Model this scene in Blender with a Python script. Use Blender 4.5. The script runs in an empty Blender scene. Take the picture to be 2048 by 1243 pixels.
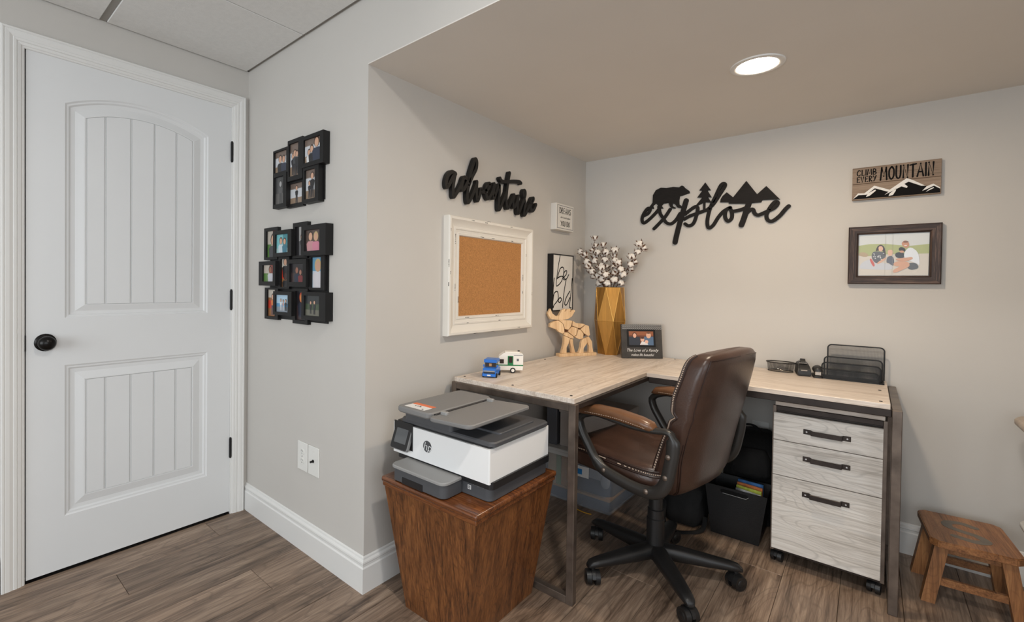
import bpy, bmesh, math, random
from mathutils import Matrix, Vector
random.seed(7)
S = bpy.context.scene
COL = S.collection
# ------------------------------------------------------------------ room dimensions (metres)
W, D = 0.9857, 1.7955            # alcove: left wall at x=W, back wall at y=D
HC, HS = 2.2474, 1.9914          # room ceiling and lower alcove ceiling
DZ = 0.758                       # desk top height
RX, RY, AX = 4.6, -3.9, 3.6      # far right wall, rear wall, right end of the alcove
# ------------------------------------------------------------------ camera
cam_d = bpy.data.cameras.new('camera'); cam = bpy.data.objects.new('camera', cam_d); COL.objects.link(cam)
fw = Vector((-0.66277824, 0.74869938, -0.01319962)); rt = Vector((0.74860216, 0.66290724, 0.01219863)); up = Vector((-0.01788323, 0.00179627, 0.99983847))
m = Matrix.Identity(4)
for i in range(3):
    m[i][0], m[i][1], m[i][2] = rt[i], up[i], -fw[i]
m.translation = (2.4082, -1.0988, 1.1674)
cam.matrix_world = m
cam_d.sensor_fit = 'HORIZONTAL'; cam_d.sensor_width = 36.0
cam_d.lens = 936.4854 / 2048 * 36
cam_d.shift_x = (1024 - 911.0446) / 2048
cam_d.shift_y = (582.4827 - 621.5) / 2048
cam_d.clip_start = 0.02
S.camera = cam
# ------------------------------------------------------------------ world, lights, exposure
wd = bpy.data.worlds.new('world'); S.world = wd; wd.use_nodes = True
wd.node_tree.nodes['Background'].inputs[0].default_value = (0.75, 0.86, 1.0, 1)
wd.node_tree.nodes['Background'].inputs[1].default_value = 1.0
def area(name, loc, rot, sx, sy, watts, col):
    l = bpy.data.lights.new(name, 'AREA'); l.shape = 'RECTANGLE'; l.size = sx; l.size_y = sy
    l.energy = watts; l.color = col
    o = bpy.data.objects.new(name, l); COL.objects.link(o); o.location = loc; o.rotation_euler = rot
    return o
# added cool fill light set in an invented rear wall opening, out of view
area('rear_fill_light', (1.9, RY + 0.03, 1.35), (math.radians(90), 0, 0), 2.6, 1.5, 62, (0.90, 0.96, 1.0))
# second added fill light, at a made-up opening in the unseen right wall
area('side_fill_light', (RX - 0.03, -1.75, 1.30), (0, math.radians(90), 0), 1.4, 2.2, 27, (0.91, 0.96, 1.0))
# the recessed lamps (one in the alcove, one added unseen in the room ceiling to brighten it) carry their own light
LAMP_STRENGTH = 290.0; FILL_LAMP_STRENGTH = 400.0
S.view_settings.view_transform = 'Standard'; S.view_settings.look = 'None'
S.view_settings.gamma = 1.0; S.view_settings.use_curve_mapping = False
S.view_settings.exposure = 0.0
# ------------------------------------------------------------------ materials
def lin(c):
    return tuple(((v / 255) / 12.92 if v / 255 <= 0.04045 else ((v / 255 + 0.055) / 1.055) ** 2.4) for v in c) + (1.0,)
def newmat(name):
    mt = bpy.data.materials.new(name); mt.use_nodes = True
    nt = mt.node_tree
    return mt, nt, nt.nodes['Principled BSDF']
def pm(name, col, rough=0.5, metal=0.0, nscale=0, namt=0.0, bump=0.0, bscale=None, spec=None, trans=0, coat=0, alpha=1, stretch=(1, 1, 1)):
    """plain procedural material: colour mottled by noise, optional fine relief"""
    mt, nt, b = newmat(name)
    c = lin(col)
    b.inputs['Base Color'].default_value = c
    b.inputs['Roughness'].default_value = rough; b.inputs['Metallic'].default_value = metal
    if spec is not None: b.inputs['Specular IOR Level'].default_value = spec
    if trans: b.inputs['Transmission Weight'].default_value = trans
    if coat: b.inputs['Coat Weight'].default_value = coat; b.inputs['Coat Roughness'].default_value = 0.15
    if alpha < 1: b.inputs['Alpha'].default_value = alpha
    tc = nt.nodes.new('ShaderNodeTexCoord')
    if nscale:
        mp = nt.nodes.new('ShaderNodeMapping'); mp.inputs['Scale'].default_value = stretch
        n = nt.nodes.new('ShaderNodeTexNoise'); n.inputs['Scale'].default_value = nscale; n.inputs['Detail'].default_value = 5
        r = nt.nodes.new('ShaderNodeValToRGB')
        r.color_ramp.elements[0].position = 0.3; r.color_ramp.elements[1].position = 0.7
        r.color_ramp.elements[0].color = tuple(v * (1 - namt) for v in c[:3]) + (1,)
        r.color_ramp.elements[1].color = tuple(min(1, v * (1 + namt)) for v in c[:3]) + (1,)
        nt.links.new(tc.outputs['Object'], mp.inputs['Vector']); nt.links.new(mp.outputs[0], n.inputs['Vector'])
        nt.links.new(n.outputs['Fac'], r.inputs[0]); nt.links.new(r.outputs[0], b.inputs['Base Color'])
    if bump:
        n2 = nt.nodes.new('ShaderNodeTexNoise'); n2.inputs['Scale'].default_value = bscale or 200; n2.inputs['Detail'].default_value = 3
        bp = nt.nodes.new('ShaderNodeBump'); bp.inputs['Strength'].default_value = bump; bp.inputs['Distance'].default_value = 0.002
        nt.links.new(tc.outputs['Object'], n2.inputs['Vector']); nt.links.new(n2.outputs['Fac'], bp.inputs['Height'])
        nt.links.new(bp.outputs[0], b.inputs['Normal'])
    return mt
def wood(name, dark, mid, light, axis='Y', scale=1.0, rough=0.45, rand=0.0, rings=0.0, ringscale=4.0, bump=0.12, knots=0.0, coat=0, stretch=22, ringmul=60, fine=0.5):
    """procedural timber: long streaks along one axis, fine pores, growth-ring lines and knots; per-object shift"""
    mt, nt, b = newmat(name); N = nt.nodes; L = nt.links
    tc = N.new('ShaderNodeTexCoord'); oi = N.new('ShaderNodeObjectInfo')
    sh = N.new('ShaderNodeVectorMath'); sh.operation = 'SCALE'; sh.inputs[0].default_value = (13.1, 7.7, 5.3)
    L.new(oi.outputs['Random'], sh.inputs['Scale'])
    ad = N.new('ShaderNodeVectorMath'); ad.operation = 'ADD'
    L.new(tc.outputs['Object'], ad.inputs[0]); L.new(sh.outputs[0], ad.inputs[1])
    def noise(across, along, detail, ro=0.6, dist=0.0):
        mp = N.new('ShaderNodeMapping'); q = [across * scale] * 3; q['XYZ'.index(axis)] = along * scale
        mp.inputs['Scale'].default_value = q; L.new(ad.outputs[0], mp.inputs['Vector'])
        n = N.new('ShaderNodeTexNoise'); n.inputs['Scale'].default_value = 1.0; n.inputs['Detail'].default_value = detail
        n.inputs['Roughness'].default_value = ro; n.inputs['Distortion'].default_value = dist
        L.new(mp.outputs[0], n.inputs['Vector']); return n.outputs['Fac']
    def math_(op, a, b_=None, c_=None):
        n = N.new('ShaderNodeMath'); n.operation = op
        for k, v in enumerate((a, b_, c_)):
            if v is None: continue
            if isinstance(v, (int, float)): n.inputs[k].default_value = v
            else: L.new(v, n.inputs[k])
        return n.outputs[0]
    n1 = noise(stretch, 1.6, 6, 0.62, 0.6); n2 = noise(stretch * 7, 5.0, 3, 0.7)
    fac = math_('ADD', math_('MULTIPLY', n1, 1 - fine), math_('MULTIPLY', n2, fine))
    ramp = N.new('ShaderNodeValToRGB'); e = ramp.color_ramp.elements
    e[0].position = 0.36; e[0].color = lin(dark); e[1].position = 0.64; e[1].color = lin(light)
    em = e.new(0.5); em.color = lin(mid)
    L.new(fac, ramp.inputs[0]); colr = ramp.outputs[0]
    def mult(col, val):
        mx = N.new('ShaderNodeMix'); mx.data_type = 'RGBA'; mx.blend_type = 'MULTIPLY'; mx.inputs[0].default_value = 1
        cb = N.new('ShaderNodeCombineColor')
        for k in range(3): L.new(val, cb.inputs[k])
        L.new(col, mx.inputs[6]); L.new(cb.outputs[0], mx.inputs[7]); return mx.outputs[2]
    if rings:
        n3 = noise(ringscale, ringscale * 0.28, 2.0, 0.45)
        sn = math_('ABSOLUTE', math_('SINE', math_('MULTIPLY', n3, ringmul)))
        ln = math_('SUBTRACT', 1.0, math_('MINIMUM', math_('MULTIPLY', sn, 2.2), 1.0))
        ln = math_('MULTIPLY', ln, math_('MULTIPLY_ADD', n2, 1.4, -0.2))
        colr = mult(colr, math_('SUBTRACT', 1.0, math_('MULTIPLY', ln, rings)))
    if knots:
        mp4 = N.new('ShaderNodeMapping'); s4 = [4.2 * scale] * 3; s4['XYZ'.index(axis)] = 1.7 * scale
        mp4.inputs['Scale'].default_value = s4; L.new(ad.outputs[0], mp4.inputs['Vector'])
        vo = N.new('ShaderNodeTexVoronoi'); vo.inputs['Scale'].default_value = 1.0; L.new(mp4.outputs[0], vo.inputs['Vector'])
        dist = math_('ADD', vo.outputs['Distance'], math_('MULTIPLY_ADD', n1, 0.12, -0.06))
        rr = math_('ABSOLUTE', math_('SINE', math_('MULTIPLY', dist, 75)))
        near = math_('MAXIMUM', math_('SUBTRACT', 1.0, math_('MULTIPLY', dist, 3.6)), 0.0)
        core = math_('MAXIMUM', math_('SUBTRACT', 1.0, math_('MULTIPLY', dist, 14.0)), 0.0)
        dk = math_('ADD', math_('MULTIPLY', math_('MULTIPLY', math_('SUBTRACT', 1.0, rr), near), knots), math_('MULTIPLY', core, knots * 1.2))
        colr = mult(colr, math_('SUBTRACT', 1.0, math_('MINIMUM', dk, 0.8)))
    if rand:
        hv = N.new('ShaderNodeHueSaturation'); mr = N.new('ShaderNodeMapRange')
        mr.inputs['To Min'].default_value = 1 - rand; mr.inputs['To Max'].default_value = 1 + rand
        L.new(oi.outputs['Random'], mr.inputs['Value']); L.new(mr.outputs[0], hv.inputs['Value']); L.new(colr, hv.inputs['Color']); colr = hv.outputs[0]
    L.new(colr, b.inputs['Base Color']); b.inputs['Roughness'].default_value = rough
    if coat: b.inputs['Coat Weight'].default_value = coat; b.inputs['Coat Roughness'].default_value = 0.2
    bp = N.new('ShaderNodeBump'); bp.inputs['Strength'].default_value = bump; bp.inputs['Distance'].default_value = 0.002
    L.new(fac, bp.inputs['Height']); L.new(bp.outputs[0], b.inputs['Normal'])
    return mt
MT = {}
MT['wall'] = pm('grey wall paint', (199, 195, 189), 0.75, nscale=3, namt=0.015, bump=0.08, bscale=350)
MT['soffit'] = pm('flat ceiling paint', (222, 217, 210), 0.8, nscale=3, namt=0.015, bump=0.08, bscale=350)
MT['white'] = pm('white trim enamel', (226, 225, 222), 0.38, nscale=4, namt=0.01)
MT['door'] = pm('white door enamel', (224, 225, 225), 0.42, nscale=4, namt=0.01, bump=0.03, bscale=90)
MT['tile'] = pm('mineral fibre ceiling tile', (228, 227, 224), 0.9, nscale=60, namt=0.03, bump=0.25, bscale=420)
MT['tbar'] = pm('grey enamelled ceiling grid', (150, 146, 140), 0.5)
MT['gap'] = pm('dark ceiling void', (40, 38, 36), 0.9)
MT['floor'] = wood('grey brown vinyl plank', (74, 59, 48), (132, 111, 94), (168, 146, 126), 'Y', 1.0, 0.40, rand=0.12, rings=0.45, ringscale=5.0, ringmul=55, knots=0.5, bump=0.04, fine=0.42)
MT['subfloor'] = pm('subfloor', (50, 42, 36), 0.9)
MT['black'] = pm('satin black', (20, 19, 19), 0.5, nscale=20, namt=0.1, spec=0.35)
MT['blackwood'] = pm('black stained wood', (26, 23, 22), 0.7, nscale=30, namt=0.3, stretch=(1, 1, 8), spec=0.25)
MT['bronze'] = pm('oil rubbed bronze', (26, 24, 23), 0.28, 0.6)
MT['steel'] = pm('dark gunmetal steel', (112, 100, 91), 0.36, 0.65, nscale=14, namt=0.35)
MT['steeldark'] = pm('dark brown steel', (58, 50, 46), 0.45, 0.6, nscale=18, namt=0.25)
MT['chrome'] = pm('chrome', (200, 200, 200), 0.15, 1.0)
MT['desk'] = wood('whitewashed oak laminate Y', (186, 168, 152), (214, 200, 186), (230, 219, 208), 'Y', 1.0, 0.42, rings=0.22, ringscale=5.0, knots=0.25, bump=0.02)
MT['desk_x'] = wood('whitewashed oak laminate X', (186, 168, 152), (214, 200, 186), (230, 219, 208), 'X', 1.0, 0.42, rings=0.22, ringscale=5.0, knots=0.25, bump=0.02)
MT['drawer'] = wood('bleached oak drawer front', (178, 169, 159), (216, 209, 200), (232, 227, 220), 'X', 1.0, 0.5, rings=0.40, ringscale=5.5, ringmul=90, knots=0.4, bump=0.04)
MT['hamper'] = wood('dark stained oak', (58, 32, 16), (112, 68, 36), (146, 94, 52), 'Z', 1.0, 0.32, rings=0.6, ringscale=9.0, ringmul=70, bump=0.10, coat=0.2, fine=0.55)
MT['hamper_top'] = wood('dark stained oak lid', (58, 30, 16), (108, 62, 32), (138, 84, 44), 'X', 1.0, 0.26, rings=0.5, ringscale=9.0, ringmul=70, bump=0.08, coat=0.3)
MT['stool'] = wood('brown acacia', (92, 58, 34), (138, 92, 56), (164, 116, 74), 'Y', 1.2, 0.42, rings=0.35, ringscale=9.0, bump=0.06, rand=0.08)
MT['stool_leg'] = wood('brown acacia leg', (96, 62, 36), (146, 98, 60), (176, 126, 80), 'Z', 1.2, 0.42, rings=0.3, ringscale=9.0, bump=0.06, rand=0.08)
MT['inlay'] = pm('grey stained inlay', (106, 98, 88), 0.5, nscale=40, namt=0.1)
MT['sign_wood'] = wood('weathered sign board', (112, 94, 78), (142, 122, 104), (158, 139, 121), 'X', 1.5, 0.7, bump=0.08)
MT['rustic'] = wood('dark distressed frame wood', (26, 18, 16), (58, 42, 37), (118, 94, 80), 'X', 2.0, 0.55, bump=0.3)
MT['rustic_z'] = wood('dark distressed frame wood upright', (26, 18, 16), (58, 42, 37), (118, 94, 80), 'Z', 2.0, 0.55, bump=0.3)
MT['moose'] = wood('pale pine', (206, 166, 122), (228, 192, 148), (240, 210, 170), 'Z', 1.6, 0.6, bump=0.04, rand=0.05)
MT['cork'] = pm('cork', (176, 124, 72), 0.9, nscale=260, namt=0.28, bump=0.3, bscale=300)
MT['offwhite'] = pm('chippy white paint', (224, 219, 210), 0.5, nscale=6, namt=0.02)
MT['paper'] = pm('white canvas', (222, 219, 213), 0.7, nscale=8, namt=0.01)
MT['ink'] = pm('black ink', (14, 13, 13), 0.8, spec=0.2)
MT['inkwhite'] = pm('white ink', (232, 230, 226), 0.6)
MT['plate'] = pm('white plastic plate', (226, 225, 220), 0.35)
MT['slot'] = pm('dark slot', (70, 68, 66), 0.6)
MT['gold'] = pm('brushed antique gold', (176, 128, 62), 0.42, 0.7, nscale=60, namt=0.2, stretch=(1, 1, 0.06))
MT['goldedge'] = pm('bright gold edge', (222, 176, 96), 0.3, 0.8)
MT['goldtop'] = pm('vase inside', (60, 42, 22), 0.7)
MT['cotton'] = pm('cotton fluff', (238, 232, 224), 0.95, nscale=30, namt=0.03, bump=0.3, bscale=160)
MT['husk'] = pm('dried brown husk', (96, 62, 40), 0.8, nscale=20, namt=0.25)
MT['leather'] = pm('dark brown leather', (66, 46, 37), 0.34, nscale=9, namt=0.25, bump=0.22, bscale=170)
MT['leather_arm'] = pm('tan brown leather', (108, 74, 50), 0.30, nscale=9, namt=0.2, bump=0.2, bscale=170)
MT['stitch'] = pm('pale stitching', (186, 164, 146), 0.8)
MT['piping'] = pm('dark leather piping', (46, 29, 23), 0.4, nscale=60, namt=0.2)
MT['plastic'] = pm('black nylon plastic', (28, 27, 27), 0.42, bump=0.1, bscale=400)
MT['armplastic'] = pm('charcoal nylon armrest', (44, 42, 40), 0.36, bump=0.08, bscale=400)
MT['pgrey'] = pm('mid grey printer plastic', (122, 121, 120), 0.5, bump=0.05, bscale=500)
MT['plight'] = pm('light grey printer plastic', (146, 145, 143), 0.45, bump=0.05, bscale=500)
MT['pdark'] = pm('slate printer plastic', (74, 75, 78), 0.5, bump=0.06, bscale=500)
MT['pblack'] = pm('printer black', (30, 30, 32), 0.35)
MT['pwhite'] = pm('printer white', (236, 236, 235), 0.42)
MT['screen'] = pm('unlit display', (92, 94, 96), 0.12)
MT['orange'] = pm('orange sticker', (226, 118, 70), 0.5)
MT['label'] = pm('white sticker', (230, 228, 226), 0.5)
MT['blue'] = pm('blue toy plastic', (22, 108, 200), 0.28)
MT['toywhite'] = pm('white toy plastic', (236, 230, 220), 0.3)
MT['green'] = pm('green toy plastic', (20, 120, 66), 0.3)
MT['toyglass'] = pm('smoked toy window', (52, 40, 36), 0.15)
MT['tan'] = pm('toy figure tan', (190, 140, 90), 0.5)
MT['rubber'] = pm('black rubber', (20, 20, 20), 0.7)
MT['mesh'] = pm('black wire', (20, 19, 19), 0.4, 0.3)
MT['binblack'] = pm('black bin plastic', (17, 16, 17), 0.5, bump=0.25, bscale=260)
MT['bag'] = pm('black woven bag', (14, 13, 13), 0.85, nscale=30, namt=0.3, bump=0.5, bscale=90)
MT['plasticclear'] = pm('clear storage plastic', (206, 212, 220), 0.25, alpha=0.22, nscale=3, namt=0.02)
MT['lidwhite'] = pm('white plastic lid', (202, 201, 198), 0.4)
MT['boxwhite'] = pm('whitewashed box card', (188, 180, 174), 0.8, nscale=14, namt=0.06)
MT['slate'] = pm('slate blue grey plastic', (96, 98, 104), 0.5)
MT['beige'] = wood('pale beige table laminate', (150, 134, 118), (172, 156, 140), (184, 170, 156), 'X', 1.0, 0.4, bump=0.02)
def vcol_mat(name, rough):
    mt, nt, b = newmat(name)
    a = nt.nodes.new('ShaderNodeAttribute'); a.attribute_name = 'Col'
    nt.links.new(a.outputs['Color'], b.inputs['Base Color']); b.inputs['Roughness'].default_value = rough
    n = nt.nodes.new('ShaderNodeTexNoise'); n.inputs['Scale'].default_value = 90
    bp = nt.nodes.new('ShaderNodeBump'); bp.inputs['Strength'].default_value = 0.02
    nt.links.new(n.outputs['Fac'], bp.inputs['Height']); nt.links.new(bp.outputs[0], b.inputs['Normal'])
    return mt
MT['print'] = vcol_mat('printed photograph', 0.3)
mt, nt, b = newmat('lit lamp lens'); b.inputs['Base Color'].default_value = (1, 0.9, 0.75, 1)
b.inputs['Emission Color'].default_value = (1.0, 0.82, 0.62, 1); b.inputs['Emission Strength'].default_value = LAMP_STRENGTH
MT['lens'] = mt
mt, nt, b = newmat('lit added fill lens'); b.inputs['Base Color'].default_value = (1, 0.95, 0.9, 1); b.inputs['Emission Color'].default_value = (1.0, 0.95, 0.89, 1); b.inputs['Emission Strength'].default_value = FILL_LAMP_STRENGTH  # lens of the added room lamp
MT['fill_lens'] = mt
# fine black wire mesh sheets: see-through between the wires
mt, nt, b = newmat('black wire mesh sheet'); b.inputs['Base Color'].default_value = (0.006, 0.006, 0.006, 1); b.inputs['Roughness'].default_value = 0.45
tc = nt.nodes.new('ShaderNodeTexCoord'); ck = []
for ax in 'XYZ':
    sp = nt.nodes.new('ShaderNodeSeparateXYZ'); nt.links.new(tc.outputs['Object'], sp.inputs[0])
    mu = nt.nodes.new('ShaderNodeMath'); mu.operation = 'MULTIPLY'; mu.inputs[1].default_value = 500; nt.links.new(sp.outputs[ax], mu.inputs[0])
    fr = nt.nodes.new('ShaderNodeMath'); fr.operation = 'FRACT'; nt.links.new(mu.outputs[0], fr.inputs[0])
    lt = nt.nodes.new('ShaderNodeMath'); lt.operation = 'LESS_THAN'; lt.inputs[1].default_value = 0.22; nt.links.new(fr.outputs[0], lt.inputs[0]); ck.append(lt)
a1 = nt.nodes.new('ShaderNodeMath'); a1.operation = 'MAXIMUM'; nt.links.new(ck[0].outputs[0], a1.inputs[0]); nt.links.new(ck[2].outputs[0], a1.inputs[1])
nt.links.new(a1.outputs[0], b.inputs['Alpha'])
MT['meshsheet'] = mt
# ------------------------------------------------------------------ geometry tools
def BM(): return bmesh.new()
I4 = Matrix.Identity(4)
def PM(o, eu, n):
    """plane frame: u along eu, v up, w outward along n"""
    eu = Vector(eu); n = Vector(n); mm = Matrix.Identity(4)
    for i in range(3): mm[i][0] = eu[i]; mm[i][1] = (0, 0, 1)[i]; mm[i][2] = n[i]
    mm.translation = o
    return mm
PB = PM((0, 0, 0), (1, 0, 0), (0, -1, 0))       # wall with the photo collages
PL = PM((W, 0, 0), (0, 1, 0), (1, 0, 0))        # left wall of the alcove
PK = PM((0, D, 0), (1, 0, 0), (0, -1, 0))       # back wall of the alcove
PD = PM((0, 0, 0), (0, 1, 0), (1, 0, 0))        # wall with the door
def RZ(deg, loc=(0, 0, 0)): return Matrix.Translation(loc) @ Matrix.Rotation(math.radians(deg), 4, 'Z')
def box(bm, x0, x1, y0, y1, z0, z1, bev=0.0, seg=2, M=I4):
    r = bmesh.ops.create_cube(bm, size=1, matrix=Matrix.Translation(((x0 + x1) / 2, (y0 + y1) / 2, (z0 + z1) / 2)) @ Matrix.Diagonal((abs(x1 - x0), abs(y1 - y0), abs(z1 - z0), 1)))
    vs = r['verts']
    if bev:
        es = list({e for v in vs for e in v.link_edges})
        rr = bmesh.ops.bevel(bm, geom=es, offset=bev, segments=seg, affect='EDGES', profile=0.5)
        vs = list({v for f in rr['faces'] for v in f.verts} | {v for v in vs if v.is_valid})
        # collect the whole island
        seen = set(vs); st = list(vs)
        while st:
            v = st.pop()
            for e in v.link_edges:
                o = e.other_vert(v)
                if o not in seen: seen.add(o); st.append(o)
        vs = list(seen)
    if M is not I4: bmesh.ops.transform(bm, matrix=M, verts=vs)
    return vs
def rbox(bm, x0, x1, y0, y1, z0, z1, r, M=I4, n=5, top=0.0, bot=0.0):
    """box with rounded vertical corners, optional small chamfers above and below"""
    pts = []
    for cx, cy, a0 in ((x1 - r, y1 - r, 0), (x0 + r, y1 - r, 90), (x0 + r, y0 + r, 180), (x1 - r, y0 + r, 270)):
        for i in range(n + 1):
            a = math.radians(a0 + 90 * i / n); pts.append((cx + r * math.cos(a), cy + r * math.sin(a), math.cos(a), math.sin(a)))
    rings = []
    def ring(z, ins): rings.append([M @ Vector((p[0] - p[2] * ins, p[1] - p[3] * ins, z)) for p in pts])
    if bot: ring(z0, bot); ring(z0 + bot, 0)
    else: ring(z0, 0)
    if top: ring(z1 - top, 0); ring(z1, top)
    else: ring(z1, 0)
    loft(bm, rings, True, True)
def loft(bm, rings, cap0=True, cap1=True, closed=True):
    vv = [[bm.verts.new(p) for p in r] for r in rings]
    n = len(vv[0])
    for a, b in zip(vv, vv[1:]):
        for i in range(n if closed else n - 1):
            j = (i + 1) % n
            try: bm.faces.new((a[i], a[j], b[j], b[i]))
            except ValueError: pass
    if cap0: bm.faces.new(list(reversed(vv[0])))
    if cap1: bm.faces.new(vv[-1])
    return vv
def prism(bm, poly, w0, w1, M=I4):
    area2 = sum(poly[i][0] * poly[(i + 1) % len(poly)][1] - poly[(i + 1) % len(poly)][0] * poly[i][1] for i in range(len(poly)))
    if area2 < 0: poly = list(reversed(poly))
    loft(bm, [[M @ Vector((p[0], p[1], w)) for p in poly] for w in (w0, w1)])
def axes(d):
    d = Vector(d).normalized(); a = Vector((0, 0, 1)) if abs(d.z) < 0.9 else Vector((1, 0, 0))
    x = d.cross(a).normalized(); return x, d.cross(x).normalized()
def cyl(bm, p0, p1, r0, r1=None, n=16, M=I4):
    r1 = r0 if r1 is None else r1; p0 = Vector(p0); p1 = Vector(p1); x, y = axes(p1 - p0)
    loft(bm, [[M @ (p + (x * math.cos(2 * math.pi * i / n) + y * math.sin(2 * math.pi * i / n)) * r) for i in range(n)] for p, r in ((p0, r0), (p1, r1))])
def tube(bm, pts, r, n=8, closed=False, M=I4, sy=1.0):
    """round bar along a path; r may be a list; sy flattens it"""
    pts = [Vector(p) for p in pts]; N = len(pts); rings = []; px = None
    for i, p in enumerate(pts):
        a = pts[(i - 1) % N] if (closed or i) else p; b = pts[(i + 1) % N] if (closed or i < N - 1) else p
        d = (b - a).normalized()
        if px is None: x, y = axes(d)
        else:
            x = (px - d * px.dot(d)).normalized(); y = d.cross(x).normalized()
        px = x; rr = r[i] if isinstance(r, (list, tuple)) else r
        rings.append([M @ (p + (x * math.cos(2 * math.pi * k / n) + y * math.sin(2 * math.pi * k / n) * sy) * rr) for k in range(n)])
    if closed:
        vv = [[bm.verts.new(p) for p in q] for q in rings]
        for a, b in zip(vv, vv[1:] + vv[:1]):
            for k in range(n): bm.faces.new((a[k], a[(k + 1) % n], b[(k + 1) % n], b[k]))
    else: loft(bm, rings)
def lathe(bm, prof, n=24, M=I4):
    """profile of (radius, height), spun about local z"""
    loft(bm, [[M @ Vector((r * math.cos(2 * math.pi * i / n), r * math.sin(2 * math.pi * i / n), z)) for i in range(n)] for r, z in prof])
def sph(bm, c, rx, ry=None, rz=None, M=I4, u=14, v=9):
    ry = rx if ry is None else ry; rz = rx if rz is None else rz
    bmesh.ops.create_uvsphere(bm, u_segments=u, v_segments=v, radius=1, matrix=M @ Matrix.Translation(c) @ Matrix.Diagonal((rx, ry, rz, 1)))
def crom(pts, k=6):
    out = []; n = len(pts)
    for i in range(n - 1):
        p0, p1, p2, p3 = pts[max(i - 1, 0)], pts[i], pts[i + 1], pts[min(i + 2, n - 1)]
        for j in range(k):
            t = j / k
            out.append(tuple(0.5 * (2 * b + (c - a) * t + (2 * a - 5 * b + 4 * c - d) * t * t + (3 * b - a - 3 * c + d) * t ** 3) for a, b, c, d in zip(p0, p1, p2, p3)))
    out.append(tuple(pts[-1])); return out
def ribbon(bm, pts, wid, w0, w1, M=I4, k=6, wend=None, smooth=True):
    """flat brush stroke of given width with round ends, extruded from w0 to w1"""
    P = crom(pts, k) if smooth else pts
    n = len(P); L = []; R = []
    for i, p in enumerate(P):
        a, b = P[max(i - 1, 0)], P[min(i + 1, n - 1)]
        dx, dy = b[0] - a[0], b[1] - a[1]; l = math.hypot(dx, dy) or 1; dx /= l; dy /= l
        h = (wid + ((wend if wend is not None else wid) - wid) * i / max(n - 1, 1)) / 2
        L.append((p[0] - dy * h, p[1] + dx * h)); R.append((p[0] + dy * h, p[1] - dx * h))
    for A, B, C_, D_ in zip(L, L[1:], R, R[1:]):
        f = [bm.verts.new(M @ Vector((q[0], q[1], w))) for w in (w0, w1) for q in (A, B, D_, C_)]
        bm.faces.new((f[4], f[7], f[6], f[5])); bm.faces.new((f[0], f[1], f[5], f[4])); bm.faces.new((f[3], f[7], f[6], f[2]))
    for p, h in [(P[0], wid / 2), (P[-1], (wend if wend is not None else wid) / 2)] + ([(q, (wid + ((wend if wend is not None else wid) - wid) * j / (n - 1)) / 2) for j, q in enumerate(P)][k:-1:k] if n > k + 1 else []):
        loft(bm, [[M @ Vector((p[0] + h * math.cos(a * math.pi / 5), p[1] + h * math.sin(a * math.pi / 5), w)) for a in range(10)] for w in (w0, w1 + 0.0001)])
def rails(u0, u1, v0, v1, prof, M=I4):
    """four mitred rails of a frame; prof is [(inset, height)...] from the outer edge inward"""
    out = []
    cs = lambda t: [(u0 + t, v0 + t), (u1 - t, v0 + t), (u1 - t, v1 - t), (u0 + t, v1 - t)]
    for s in range(4):
        bm = BM(); r = []
        for c in (s, (s + 1) % 4): r.append([M @ Vector((cs(t)[c][0], cs(t)[c][1], w)) for t, w in prof])
        loft(bm, r); bmesh.ops.recalc_face_normals(bm, faces=bm.faces); out.append(bm)
    return out
def ringframe(bm, u0, u1, v0, v1, p0, p1, q0, q1, w0, w1, M=I4, floor=None):
    """flat frame: outer rectangle with a rectangular opening"""
    for a in ((u0, u1, v0, q0), (u0, u1, q1, v1), (u0, p0, q0, q1), (p1, u1, q0, q1)):
        box(bm, a[0], a[1], a[2], a[3], w0, w1, 0, M=M)
    if floor is not None: box(bm, p0 - .001, p1 + .001, q0 - .001, q1 + .001, w0, floor, 0, M=M)
# ------------------------------------------------------------------ objects
MW = {}
def tag(o, label, cat, group=None, kind=None):
    o['label'] = label; o['category'] = cat
    if group: o['group'] = group
    if kind: o['kind'] = kind
    return o
def thing(name, label, cat, M=I4, group=None):
    o = bpy.data.objects.new(name, None); COL.objects.link(o); o.empty_display_size = 0.05
    if not isinstance(M, Matrix): M = Matrix.Translation(M)
    o.matrix_world = M; MW[o] = M.copy()
    return tag(o, label, cat, group)
def ob(name, bm, mat, parent=None, local=False, smooth=False, label=None, kind=None, world_at=None):
    """link one mesh; coordinates are world unless local; parts are stored relative to their thing"""
    bmesh.ops.recalc_face_normals(bm, faces=bm.faces)
    root = parent
    if parent is not None and not local: bmesh.ops.transform(bm, matrix=MW[parent].inverted(), verts=bm.verts)
    if world_at is not None: bmesh.ops.translate(bm, vec=-Vector(world_at), verts=bm.verts)
    me = bpy.data.meshes.new(name); bm.to_mesh(me); bm.free()
    if smooth:
        me.shade_smooth(); me.set_sharp_from_angle(angle=math.radians(smooth if smooth is not True else 40))
    mats = mat if isinstance(mat, list) else [mat]
    for q in mats: me.materials.append(MT[q] if isinstance(q, str) else q)
    o = bpy.data.objects.new(name, me); COL.objects.link(o)
    if parent is not None: o.parent = parent; MW[o] = MW[parent]
    elif world_at is not None: o.location = world_at; MW[o] = Matrix.Translation(world_at)
    else: MW[o] = I4
    if label: o['label'] = label
    if kind: o['kind'] = kind
    return o
def struct(name, bm, mat, label, cat, smooth=False):
    o = ob(name, bm, mat, smooth=smooth); return tag(o, label, cat, kind='structure')
def copy_tree(o, parent=None, M=None):
    c = o.copy(); COL.objects.link(c); c.parent = parent
    if M is not None: c.matrix_world = M; MW[c] = M.copy()
    for ch in o.children: copy_tree(ch, c)
    return c
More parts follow.
